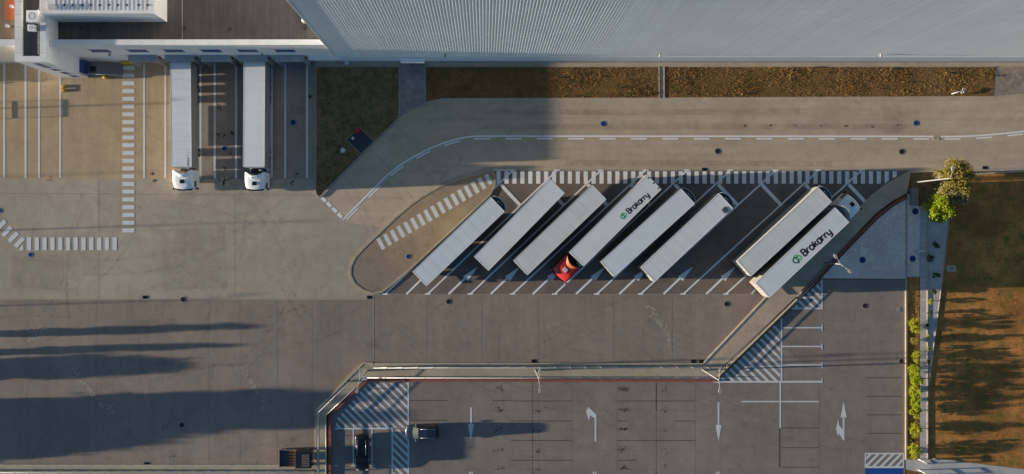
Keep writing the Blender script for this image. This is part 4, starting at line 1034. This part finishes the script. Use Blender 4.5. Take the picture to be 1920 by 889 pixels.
for x in (-1.6, 1.4):
    for s_ in (-1, 1): wheel(ut, x, s_ * .98, .36, .24)
mb = MB(); mb.box(-2.1, 2.0, -.5, .5, .45, .7); mb.build('chassis', M['chassis'], ut)

# ------------------------------------------------------------------ railings and posts
def fence(name, pts, label, step, h, rails, rad=.03, z0=.12, mat='metal_l', cat='railing', pr=None):
    P = [G(*q).xy for q in pts]; t = tag(empty(name, (P[0].x, P[0].y, z0)), label, cat); o0 = P[0]
    mb = MB()
    for a, b in zip(P, P[1:]):
        for z in rails: mb.tube((a.x - o0.x, a.y - o0.y, z), (b.x - o0.x, b.y - o0.y, z), rad, rad, 6)
    mb.build('rail', M[mat], t)
    for a, b in zip(P, P[1:]):
        n_ = max(1, round((b - a).length / step))
        for i in range(n_ + (1 if b is P[-1] else 0)):
            q_ = a + (b - a) * i / n_ - o0; mb = MB(); mb.tube((q_.x, q_.y, 0), (q_.x, q_.y, h), (pr or rad * 1.2), None, 6); mb.tube((q_.x, q_.y, h), (q_.x, q_.y, h + .04), (pr or rad * 1.2) * 1.5, None, 6); mb.build('post', M[mat], t)
    return t
fence('railing', [(699, 688), (1325, 688)], 'long thin railing with white posts along the lane side of the footway', 1.95, 1.0, (.5, 1.0), .028, pr=.04)
fence('railing', [(612.5, 900), (612.5, 777), (688, 707.5), (1342, 708.5)], 'low grey rail with dark posts along the red kerb of the car park', 2.57, .45, (.44,), .05, pr=.03)
fence('railing', [(599, 900), (599, 771), (682, 690)], 'thin railing turning the corner beside the dark small lorry', 2.3, .9, (.9,), .03, pr=.03)
fence('railing', [(1345, 700), (1492, 556), (1552, 495)], 'dark handrail along the sloping ramp path beside the hatched areas', 2.4, .35, (.35,), .03, z0=.11, mat='metal_g', pr=.02)
fence('railing', [(-160, 883), (588, 884)], 'low rail along the footway in the bottom left corner', 1.95, .8, (.8,), .028, pr=.035)
# low retaining wall that shades the hatched areas
mb = MB(); mb.ribbon(GP([(1345, 707), (1494, 561.5)]), .16, 0, False, 0, .25); mb.ribbon(GP([(1500, 550), (1548, 500)]), .12, 0, False, 0, .25)
o = mb.build('retaining_wall', M['kerb']); tag(o, 'low retaining wall on the slope between the ramp path and the car park hatching', 'wall')

def lamp_post(base, top, arms, label, mat='lamp_m', h=None):
    k = math.dist(top, (NX, NY)) / math.dist(base, (NX, NY)); h = h or HC * (1 - 1 / k); B = G(*base)
    t = tag(empty('street_lamp', (B.x, B.y, 0)), label, 'street lamp', 'street lamps around the lots')
    mb = MB(); mb.tube((0, 0, 0), (0, 0, h), .10, .055, 10); mb.build('pole', M[mat], t)
    mb = MB(); mb.tube((0, 0, 0), (0, 0, .5), .14, .13, 10); mb.build('pole_base', M['metal_g'], t)
    for (ax_, ay_) in arms:
        q_ = G(ax_, ay_, h); dx, dy = q_.x - B.x, q_.y - B.y; l = math.hypot(dx, dy); ux, uy = dx / l, dy / l
        mb = MB(); mb.tube((0, 0, h - .1), (dx * .5, dy * .5, h + .1), .04); mb.tube((dx * .5, dy * .5, h + .1), (dx, dy, h + .12), .035); a_ = mb.build('arm', M[mat], t)
        mb = MB(); w_ = .15
        mb.prism([(dx - ux * .15 - uy * w_, dy - uy * .15 + ux * w_), (dx + ux * .25 - uy * w_ * 1.3, dy + uy * .25 + ux * w_ * 1.3), (dx + ux * .45, dy + uy * .45), (dx + ux * .25 + uy * w_ * 1.3, dy + uy * .25 - ux * w_ * 1.3), (dx - ux * .15 + uy * w_, dy - uy * .15 - ux * w_)], h + .06, h + .2)
        mb.build('lamp_head', M['lamp_m'], a_, .02)
    return t, h
lamp_post((1003.9, 694), (1012, 713), [(1012, 698), (1012, 731)], 'two-headed street lamp on the footway near the middle of the picture', h=8)
lamp_post((1317, 693.5), (1348.8, 712), [(1350, 697), (1349.4, 731)], 'two-headed street lamp where the footway meets the ramp and hatched triangle')
t, h_ = lamp_post((689.4, 694.5), (673, 714), [(676, 697), (670.4, 731)], 'two-headed street lamp at the upper left corner of the hatched car park area', h=8.3)
mb = MB(); mb.box(.1, .7, -.25, .25, 6.5, 6.7); mb.build('camera_box', M['metal_l'], t)
lamp_post((1548, 493), (1577, 494.4), [(1567, 482), (1592, 508)], 'two-headed street lamp between the lettered truck and the gravel')
lamp_post((1718.8, 341.7), (1782.4, 334.8), [(1785.6, 318)], 'tall one-armed street lamp leaning over the trees at the upper right')
lamp_post((-420, 217), (-440, 215), [(-440, 200)], 'off-frame lamp beside the yard', h=9.0)
for i, (bx, by, hh) in enumerate(((-430, 446, 7.0), (-480, 589, 6.6), (-900, 360, 9.0), (-420, 920, 8.0))):
    lamp_post((bx, by), (bx - 10, by), [(bx - 18, by)], ['street lamp west of the crosswalk outside the picture', 'street lamp west of the lane outside the picture', 'far western street lamp outside the picture', 'street lamp south-west of the lane outside the picture'][i], h=hh)

# ------------------------------------------------------------------ manholes, drains, small things
M['mh_blue'] = simple('blue_cover', (.006, .050, .20), .8, var=.1); M['mh_dark'] = simple('iron_cover', (.035, .025, .024), .6, var=.2)
for k_ in ('mh_blue', 'mh_dark'): M[k_].node_tree.nodes['Principled BSDF'].inputs['Specular IOR Level'].default_value = .05
M['mh_ring'] = simple('cover_ring', (.26, .25, .24), .8)
def manhole(px, py, r, mat, label, z=.018, ring_=True):
    c = G(px, py); t = tag(empty('manhole_cover', (c.x, c.y, z)), label, 'manhole cover', 'round manhole covers')
    mb = MB(); k = len(mb.v); n = 28
    for i in range(n):
        a = 2 * math.pi * i / n; mb.v += [((r + .08) * math.cos(a), (r + .08) * math.sin(a), .006), (r * math.cos(a), r * math.sin(a), .010)]
    for i in range(n): j = (i + 1) % n; mb.face([k + 2 * i, k + 2 * j, k + 2 * j + 1, k + 2 * i + 1])
    mb.build('frame_ring', M['mh_ring'] if ring_ else M[mat], t)
    mb = MB(); mb.tube((0, 0, -.005), (0, 0, .014), r, r - .01, 28)
    for i in range(-2, 3): w_ = math.sqrt(max(.01, (r * .8) ** 2 - (i * r * .3) ** 2)); mb.box(-w_, w_, i * r * .3 - .02, i * r * .3 + .02, .0141, .0165)
    mb.build('lid', M[mat], t)
for a in ((57, 477.5, .28, 'mh_blue', 'blue manhole cover below the left crosswalk'), (549.6, 229.5, .34, 'mh_blue', 'blue manhole cover in the empty dock bay left of the lawn'),
          (420.7, 278, .30, 'mh_blue', 'blue manhole cover between the two docked trucks'), (766, 481, .30, 'mh_blue', 'blue manhole cover on the kerbed island', .118),
          (1131, 232, .32, 'mh_blue', 'blue manhole cover on the access road, left one of two'), (1717.4, 231, .32, 'mh_blue', 'blue manhole cover on the access road near the right edge'),
          (1716, 396.5, .38, 'mh_blue', 'large blue manhole cover at the top of the narrow gravel strip', .045), (1617, 487.5, .36, 'mh_blue', 'blue manhole cover in the wide gravel triangle', .04),
          (1711, 485, .36, 'mh_blue', 'blue manhole cover at the bottom of the narrow gravel strip', .045), (343, 561.5, .32, 'mh_dark', 'dark manhole cover on the seam between yard and lane'),
          (341, 797, .30, 'mh_dark', 'dark manhole cover in the big tree shadow on the lane'), (841, 565.5, .33, 'mh_dark', 'dark manhole cover below the leftmost trailer bays'),
          (1362.4, 570, .33, 'mh_dark', 'dark manhole cover below the lettered truck and bays'), (1621.5, 573.5, .32, 'mh_dark', 'dark manhole cover in the car park below the gravel'),
          (1685.4, 580, .25, 'mh_ring', 'pale manhole cover in the car park near the right kerb'), (1689.7, 677, .28, 'mh_dark', 'dark manhole cover by the kerb beside the planting strip'),
          (1345.5, 283.5, .34, 'mh_dark', 'dark manhole cover on the access road, left of a pair of dark ones'), (1690.5, 284.5, .33, 'mh_dark', 'dark manhole cover on the access road, rightmost dark one'), (-1, 395, .3, 'mh_blue', 'blue manhole cover at the left picture edge')):
    manhole(*a)
def drain(px, py, label, wx=.62, wy=.42, z=.018):
    c = G(px, py); t = tag(empty('drain_grate', (c.x, c.y, z)), label, 'drain', 'rectangular drain grates')
    mb = MB(); mb.box(-wx / 2, wx / 2, -wy / 2, wy / 2, 0, .008); mb.build('pit', M['black'], t)
    mb = MB()
    for k in range(6): x = -wx / 2 + wx * (k + .5) / 6; mb.box(x - .012, x + .012, -wy / 2 + .03, wy / 2 - .03, .0082, .02)
    mb.box(-wx / 2, wx / 2, -wy / 2, -wy / 2 + .03, .0082, .02); mb.box(-wx / 2, wx / 2, wy / 2 - .03, wy / 2, .0082, .02); mb.build('bars', M['mh_dark'], t)
for a in ((272, 557.3, 'small brown drain above the seam left of the dark manhole'), (692.5, 557.5, 'dark drain just below the tip of the island'), (1001, 677, 'dark drain at the lane edge near the middle lamp'),
          (1300, 677.5, 'left one of two neighbouring dark drains at the foot of the ramp'), (1315, 677.5, 'right one of two neighbouring dark drains at the foot of the ramp'), (275, 869.6, 'brown drain at the kerb in the bottom left'),
          (1320.5, 317.6, 'dark drain on the access road above the long crosswalk'), (1846.5, 314.5, 'dark drain at the road edge right of the trees')): drain(*a)
for px, py, lb, zz in ((1754.5, 258.5, 'small pale square cover on the white centre line at right', .03), (1784, 503.5, 'square white concrete cover with black dot on the brown field', .05)):
    c = G(px, py); t = tag(empty('access_cover', (c.x, c.y, 0)), lb, 'cover'); s_ = .45 if px < 1760 else .6
    mb = MB(); mb.box(-s_, s_, -s_ * .7, s_ * .7, 0, zz); mb.build('slab', M['kerb_pale'], t); mb = MB(); mb.disc((0, 0), .1, zz + .004); mb.build('lifting_hole', M['black'], t)
# hydrant pad on the lawn
hp = tag(empty('hydrant_pad', G(676, 264)), 'dark square pad with pale edging set into the lawn by the road bend', 'pad')
o_ = G(676, 264); Q = [(G(*q).x - o_.x, G(*q).y - o_.y) for q in ((649.5, 262), (674, 239), (702, 265), (676.5, 288.5))]
mb = MB(); mb.prism(Q, 0, .06); mb.build('pad_slab', simple('dark_pad', (.035, .045, .06), .7), hp)
mb = MB(); mb.ribbon(Q, .1, 0.0, True, 0, .09); mb.build('edging', M['mh_ring'], hp)
hy = tag(empty('hydrant_cabinet', G(671, 246)), 'bright red hydrant cabinet at the top corner of the dark pad', 'hydrant')
mb = MB(); mb.prism([(-.42, 0), (0, -.4), (.42, 0), (0, .42)], .1, .95); mb.build('cabinet', simple('hydrant_red', (.45, .02, .02), .5), hy, .06)
mb = MB(); mb.tube((0, 0, .9), (0, 0, 1.1), .3, .2, 12); mb.build('domed_top', simple('hydrant_top', (.5, .02, .02), .5), hy)
wk = tag(empty('vent_pipe', G(662.5, 260)), 'small white round vent on the dark pad beside the red cabinet', 'vent pipe')
mb = MB(); mb.tube((0, 0, .06), (0, 0, .5), .1, .1, 12); mb.build('pipe', M['metal_l'], wk); mb = MB(); mb.tube((0, 0, .5), (0, 0, .6), .2, .14, 12); mb.build('cap', M['cap'], wk)
mk = tag(empty('marker_stone', G(643, 282)), 'small white star-shaped stone lying on the dark lawn', 'stone')
mb = MB(); mb.prism([(r * math.cos(a), r * math.sin(a)) for a, r in ((R(90 + 36 * i), .42 if i % 2 == 0 else .27) for i in range(10))], 0, .12); mb.build('stone', M['cap'], mk, .02)
vb = tag(empty('grass_pole', G(1795, 174)), 'white fallen pole piece lying at the bottom of the dry verge', 'pole')
mb = MB(); mb.tube((-.9, -.2, .35), (.95, .35, .38), .06); mb.build('pole', M['cap'], vb); mb = MB(); mb.tube((.3, -.1, .34), (.6, .55, .36), .05); mb.tube((.55, -.1, .34), (.85, .5, .36), .05); mb.build('cross_piece', M['cap'], vb)
fl = tag(empty('flood_light', G(651, 119)), 'small white box light at the foot of the wall above the lawn', 'light')
mb = MB(); mb.box(-.25, .25, -.2, .2, .1, .6); mb.build('housing', M['cap'], fl, .03); mb = MB(); mb.box(-.1, .1, -.1, .1, 0, .1); mb.build('stand', M['metal_g'], fl)
ub = tag(empty('utility_box', G(1711, 370)), 'long low grey utility box at the upper end of the gravel strip', 'utility box')
mb = MB(); mb.box(-.42, .42, -1.05, 1.15, 0, .7); mb.build('casing', M['metal_g'], ub, .03); mb = MB(); mb.box(-.46, .46, -1.1, 1.2, .71, .76); mb.build('lid', simple('box_lid', (.20, .19, .18), .6), ub)
bb = tag(empty('bench', G(1724.5, 471)), 'short white bench across the slab walk beside the gravel strip', 'bench')
mb = MB(); mb.box(-.45, .5, -.14, .14, .4, .46); mb.build('seat', M['cap'], bb)
for x in (-.4, .42): mb = MB(); mb.box(x - .04, x + .04, -.12, .12, 0, .4); mb.build('leg', M['metal_g'], bb)
lb_ = tag(empty('litter_bin', G(654.5, 714)), 'slim black litter bin on the sloping footway corner by the lamp', 'litter bin')
mb = MB(); mb.tube((0, 0, .12), (0, 0, .95), .14, .17, 12); mb.build('bin_body', M['black'], lb_); mb = MB(); mb.tube((0, 0, .95), (0, 0, 1.02), .19, .1, 12); mb.build('bin_lid', M['black'], lb_)
for (pts, lab) in (([(1722, 861), (1738, 869)], 'white slanting rail at the lower end of the planting strip'), ([(1722, 881), (1738, 890)], 'white slanting rail at the bottom edge beside the lower verge')):
    fence('barrier_rail', pts, lab, 1.0, .9, (.5, .9), .06, z0=.03, mat='cap')
sb = tag(empty('signboard', G(1745.5, 862)), 'pale tilted square board at the lower corner of the field', 'sign')
mb = MB(); mb.prism([(-.55, 0), (.0, -.45), (.75, 0), (.05, .42)], .75, .82); mb.build('board', M['canopy'], sb); mb = MB(); mb.tube((0, 0, 0), (0, 0, .75), .05); mb.build('post', M['metal_g'], sb)
gb = tag(empty('sign_post', G(1753, 330)), 'grey double post standing in the brown corner verge left of the trees', 'post')
for y_ in (-.3, .3): mb = MB(); mb.tube((0, y_, 0), (0, y_, 1.6), .05); mb.build('post', M['metal_g'], gb)
mb = MB(); mb.box(-.06, .06, -.4, .4, 1.0, 1.6); mb.build('plate', M['metal_g'], gb)

# ------------------------------------------------------------------ vegetation
def leaf_cloud(rnd, n, centres, spread, size, up=.35):
    mb = MB(); V = mb.v
    for i in range(n):
        c, sp = centres[rnd.randrange(len(centres))]
        p_ = Vector((c[0] + rnd.gauss(0, sp), c[1] + rnd.gauss(0, sp), max(.05, c[2] + rnd.gauss(0, sp * .8))))
        nrm = Vector((rnd.gauss(0, 1), rnd.gauss(0, 1), rnd.gauss(0, 1) + up)).normalized(); u = nrm.orthogonal().normalized(); u.rotate(Matrix.Rotation(rnd.uniform(0, 6.28), 3, nrm)); v = nrm.cross(u)
        s_ = size * rnd.uniform(.6, 1.4); k = len(V)
        V += [tuple(p_ - u * s_), tuple(p_ + v * s_ * .5 + nrm * s_ * .15), tuple(p_ + u * s_), tuple(p_ - v * s_ * .5 + nrm * s_ * .15)]
        mb.face([k, k + 1, k + 2, k + 3])
    return mb
def tree(name, base, h, rx, rz, cz, n, size, mat, label, seed, cat='tree', group=None, nc=26, ry=None, fill=1.0):
    rnd = random.Random(seed); t = tag(empty(name, (base.x, base.y, 0)), label, cat, group); ry = ry or rx
    cen = []
    for i in range(nc):
        while True:
            q_ = Vector((rnd.uniform(-1, 1), rnd.uniform(-1, 1), rnd.uniform(-1, 1)))
            if .25 < q_.length < 1: break
        q_ = q_ * rnd.uniform(.75, 1.08)
        cen.append(((q_.x * rx, q_.y * ry, cz + q_.z * rz), min(rx, rz) * rnd.uniform(.10, .22) * fill))
    leaf_cloud(rnd, n, cen, 0, size).build('crown', mat, t)
    mb = MB(); r0 = .035 + h * .018; mb.tube((0, 0, 0), (0, 0, cz), r0, r0 * .6, 8)
    for (c, sp) in cen[::2]:
        z = rnd.uniform(cz * .45, cz); mb.tube((0, 0, z), c, r0 * .4, .012, 5)
    mb.build('trunk', M['bark'], t); return t
M['bark'] = simple('bark', (.10, .075, .05), .9, var=.3, scale=8)
M['leaf_ol'] = leafm('olive_leaves', (.36, .29, .06), (.24, .215, .05)); M['leaf_sage'] = leafm('sage_leaves', (.42, .40, .20), (.28, .28, .13))
M['leaf_gr'] = leafm('bright_leaves', (.22, .33, .012), (.38, .42, .015)); M['leaf_dk'] = leafm('shrub_leaves', (.05, .11, .015), (.09, .16, .02))
M['leaf_ye'] = leafm('yellow_green_leaves', (.42, .42, .02), (.28, .33, .025)); M['leaf_pop'] = leafm('dark_leaves', (.05, .08, .02), (.07, .09, .025))
gt = 'trees at the corner of the field'
tree('olive_tree', G(1795, 334, 3), 4.6, 2.45, 1.7, 3.0, 9000, .11, M['leaf_ol'], 'yellowish olive tree topmost of the three behind the one-armed lamp', 1, group=gt, nc=60)
tree('sage_tree', G(1786, 362, 2.4), 3.5, 2.3, 1.3, 2.4, 6500, .12, M['leaf_sage'], 'pale grey-green tree in the middle of the three corner trees', 2, group=gt, nc=50, ry=1.7)
tree('maple_tree', G(1761, 389, 2.4), 3.6, 1.75, 1.4, 2.4, 7500, .12, M['leaf_gr'], 'bright green tree at the head of the slab walk', 3, group=gt, nc=55, ry=1.95)
gs = 'small round shrubs along the slab walk'
for i, (px, py, r, mt) in enumerate(((1755, 459, .52, 'leaf_dk'), (1744, 484.5, .52, 'leaf_dk'), (1753.5, 516, .50, 'leaf_dk'), (1750, 546.5, .36, 'leaf_dk'), (1743.5, 565, .38, 'leaf_ye'), (1743, 588.5, .40, 'leaf_dk'), (1738.5, 610, .22, 'leaf_dk'), (1740.5, 632, .30, 'leaf_ye'), (1740.5, 654, .26, 'leaf_ye'), (1740.5, 678, .26, 'leaf_dk'))):
    nm = ['topmost small dark shrub on the grey slab wedge below the bright tree', 'dark shrub hard against the slab walk edge near the white bench', 'third small dark shrub from the top, level with the white field cover', 'smallish dark shrub at the edge of the trailer shade', 'yellow-green round shrub just below the shade edge', 'dark green round shrub level with the upper end of the yellow hedge', 'tiny dark shrub against the slab walk kerb', 'small yellow shrub right of the squared hedge block', 'small yellowish shrub lower on the slab walk', 'lowest small dark shrub of the slab walk'][i]
    tree('shrub', G(px, py, .5), .9, r, r * .9, .55 * r + .35, 900, .055, M[mt], nm, 40 + i, 'shrub', gs, 16)
hd = 'yellow-green bushes in the planting strip'
for i, (px, py, rx, ry, mt) in enumerate(((1714.5, 611, .62, 1.1, 'leaf_ye'), (1714, 640, .5, .5, 'leaf_ol'), (1717.5, 668, .5, .9, 'leaf_ye'), (1714.5, 694, .72, .85, 'leaf_ye'), (1717, 712, .78, .9, 'leaf_gr'), (1715.5, 733, .70, .9, 'leaf_ye'), (1716, 752, .72, .85, 'leaf_gr'), (1716.5, 772, .75, .9, 'leaf_ye'), (1715.5, 806, .80, .95, 'leaf_ye'), (1714, 845, .95, 1.05, 'leaf_ye'))):
    nm = ['squared yellow-green bush at the top of the planting strip', 'thin olive bush below the squared one', 'narrow yellow bush standing alone above the long row', 'first bush of the long continuous row', 'second bush of the long row, slightly greener', 'third bush of the long row, yellow-green', 'fourth bush of the long row, greener', 'last and lowest bush of the long row', 'separate round bush below the long row', 'biggest bush at the foot of the planting strip by the white rail'][i]
    tree('bush', G(px, py, .8), 1.6, rx, .75, .9, 2200, .07, M[mt], nm, 70 + i, 'bush', hd, 34, ry)
# trees west of the picture whose shadows cross the lane
go = 'trees west of the lane'
OFF = [('poplar_tree', -205, 633, 5.75, .40, 2.5, 3.15, 5000, .10, 'narrow poplar west of the lane, northern one'), ('poplar_tree', -205, 667, 5.5, .36, 2.4, 2.9, 5000, .10, 'narrow poplar west of the lane, southern one'),
       ('broad_tree', -270, 702, 4.85, 1.25, 2.2, 2.4, 9000, .12, 'low round tree west of the lane'), ('broad_tree', -330, 779, 7.6, 1.3, 3.4, 4.3, 12000, .14, 'tall leafy tree west of the lane, north of its neighbour'),
       ('broad_tree', -300, 803, 6.9, 2.0, 3.3, 3.5, 14000, .15, 'wide leafy tree west of the lane in the middle of the row'), ('broad_tree', -340, 838, 4.4, 1.8, 2.2, 2.3, 12000, .15, 'low wide tree west of the lane, southernmost of the row'),
       ('broad_tree', -340, 815, 8.6, .9, 2.6, 6.0, 6000, .14, 'tall slim tree west of the lane beyond the row'), ('broad_tree', -160, 140, 2.4, 1.2, .9, 1.5, 1200, .12, 'small loose tree west of the side building')]
for i, (nm, bx, by, hh, rx, rz, cz, n_, sz, lab) in enumerate(OFF):
    tree(nm, G(bx, by), hh, rx, rz, cz, n_ * 2, sz * 1.5, M['leaf_pop'], lab, 100 + i, group=go, nc=120, fill=1.25)

# grass blades: one mass per lawn
def in_poly(x, y, P):
    c = False; j = len(P) - 1
    for i in range(len(P)):
        if (P[i][1] > y) != (P[j][1] > y) and x < (P[j][0] - P[i][0]) * (y - P[i][1]) / (P[j][1] - P[i][1]) + P[i][0]: c = not c
        j = i
    return c
def grass(name, pts, per_m2, h, wd, mat, seed, label, lean=.5):
    rnd = random.Random(seed); P = [tuple(G(*q).xy) for q in pts]; xs = [q[0] for q in P]; ys = [q[1] for q in P]
    ar = (max(xs) - min(xs)) * (max(ys) - min(ys)); mb = MB(); V = mb.v
    for _ in range(int(ar * per_m2)):
        x = rnd.uniform(min(xs), max(xs)); y = rnd.uniform(min(ys), max(ys))
        if not in_poly(x + rnd.gauss(0, .07), y + rnd.gauss(0, .07), P): continue
        dens = .5 + .5 * math.sin(x * .7 + 1.3 * math.sin(y * .5)) * math.sin(y * .9 + x * .2)
        if rnd.random() > .45 + .55 * dens: continue
        hh = h * rnd.uniform(.4, 1.3) * (.6 + .6 * dens)
        weed = rnd.random() < .004; hh = min(hh * 3.5, .3) if weed else hh
        for b in range(14 if weed else 3):
            a = rnd.uniform(0, 6.28); dx, dy = math.cos(a), math.sin(a); l = rnd.uniform(.3, 1) * lean * hh * 1.6; k = len(V); w_ = wd * rnd.uniform(.6, 1.3)
            V += [(x - dy * w_, y + dx * w_, .0), (x + dy * w_, y - dx * w_, .0), (x + dx * l * .5 + dy * w_ * .8, y + dy * l * .5 - dx * w_ * .8, hh * .75), (x + dx * l, y + dy * l, hh), (x + dx * l * .5 - dy * w_ * .8, y + dy * l * .5 + dx * w_ * .8, hh * .75)]
            mb.face([k, k + 1, k + 2, k + 3, k + 4])
    return tag(mb.build(name, mat), label, 'grass', kind='stuff')
grass('dry_grass', [(800, 126.5), (1235, 126.5), (1235, 182), (830, 183), (800, 190)], 75, .085, .022, M['blade_dry'], 1, 'rusty dry tufts covering the left verge under the warehouse wall')
grass('dry_grass', [(1247, 126.5), (1866, 126.5), (1861, 179), (1247, 182)], 75, .085, .022, M['blade_dry'], 2, 'rusty dry tufts covering the right verge under the warehouse wall')
grass('field_grass', [(1781, 388), (1815, 331), (1920, 324), (2050, 316), (2050, 890), (1920, 878), (1766, 860), (1742, 860), (1744, 722), (1769, 522), (1780, 412)], 13, .035, .04, M['blade_field'], 3, 'brown and green grass of the big field at right')
grass('lawn_grass', [(594, 127), (747, 127), (747, 218), (599, 366), (594, 360)], 14, .07, .04, M['blade_lawn'], 4, 'dark shaded lawn left of the entrance path')
grass('verge_grass', [(1701, 520), (1723, 520), (1722, 861), (1701, 861)], 30, .07, .04, M['blade_ye'], 5, 'dry grass under the bushes of the planting strip')
grass('verge_grass', [(1709, 325), (1760, 325), (1813, 330), (1789, 385), (1726, 385), (1722, 350), (1709, 345)], 14, .08, .04, M['blade_lawn'], 6, 'dark grass of the corner verge under the trees')
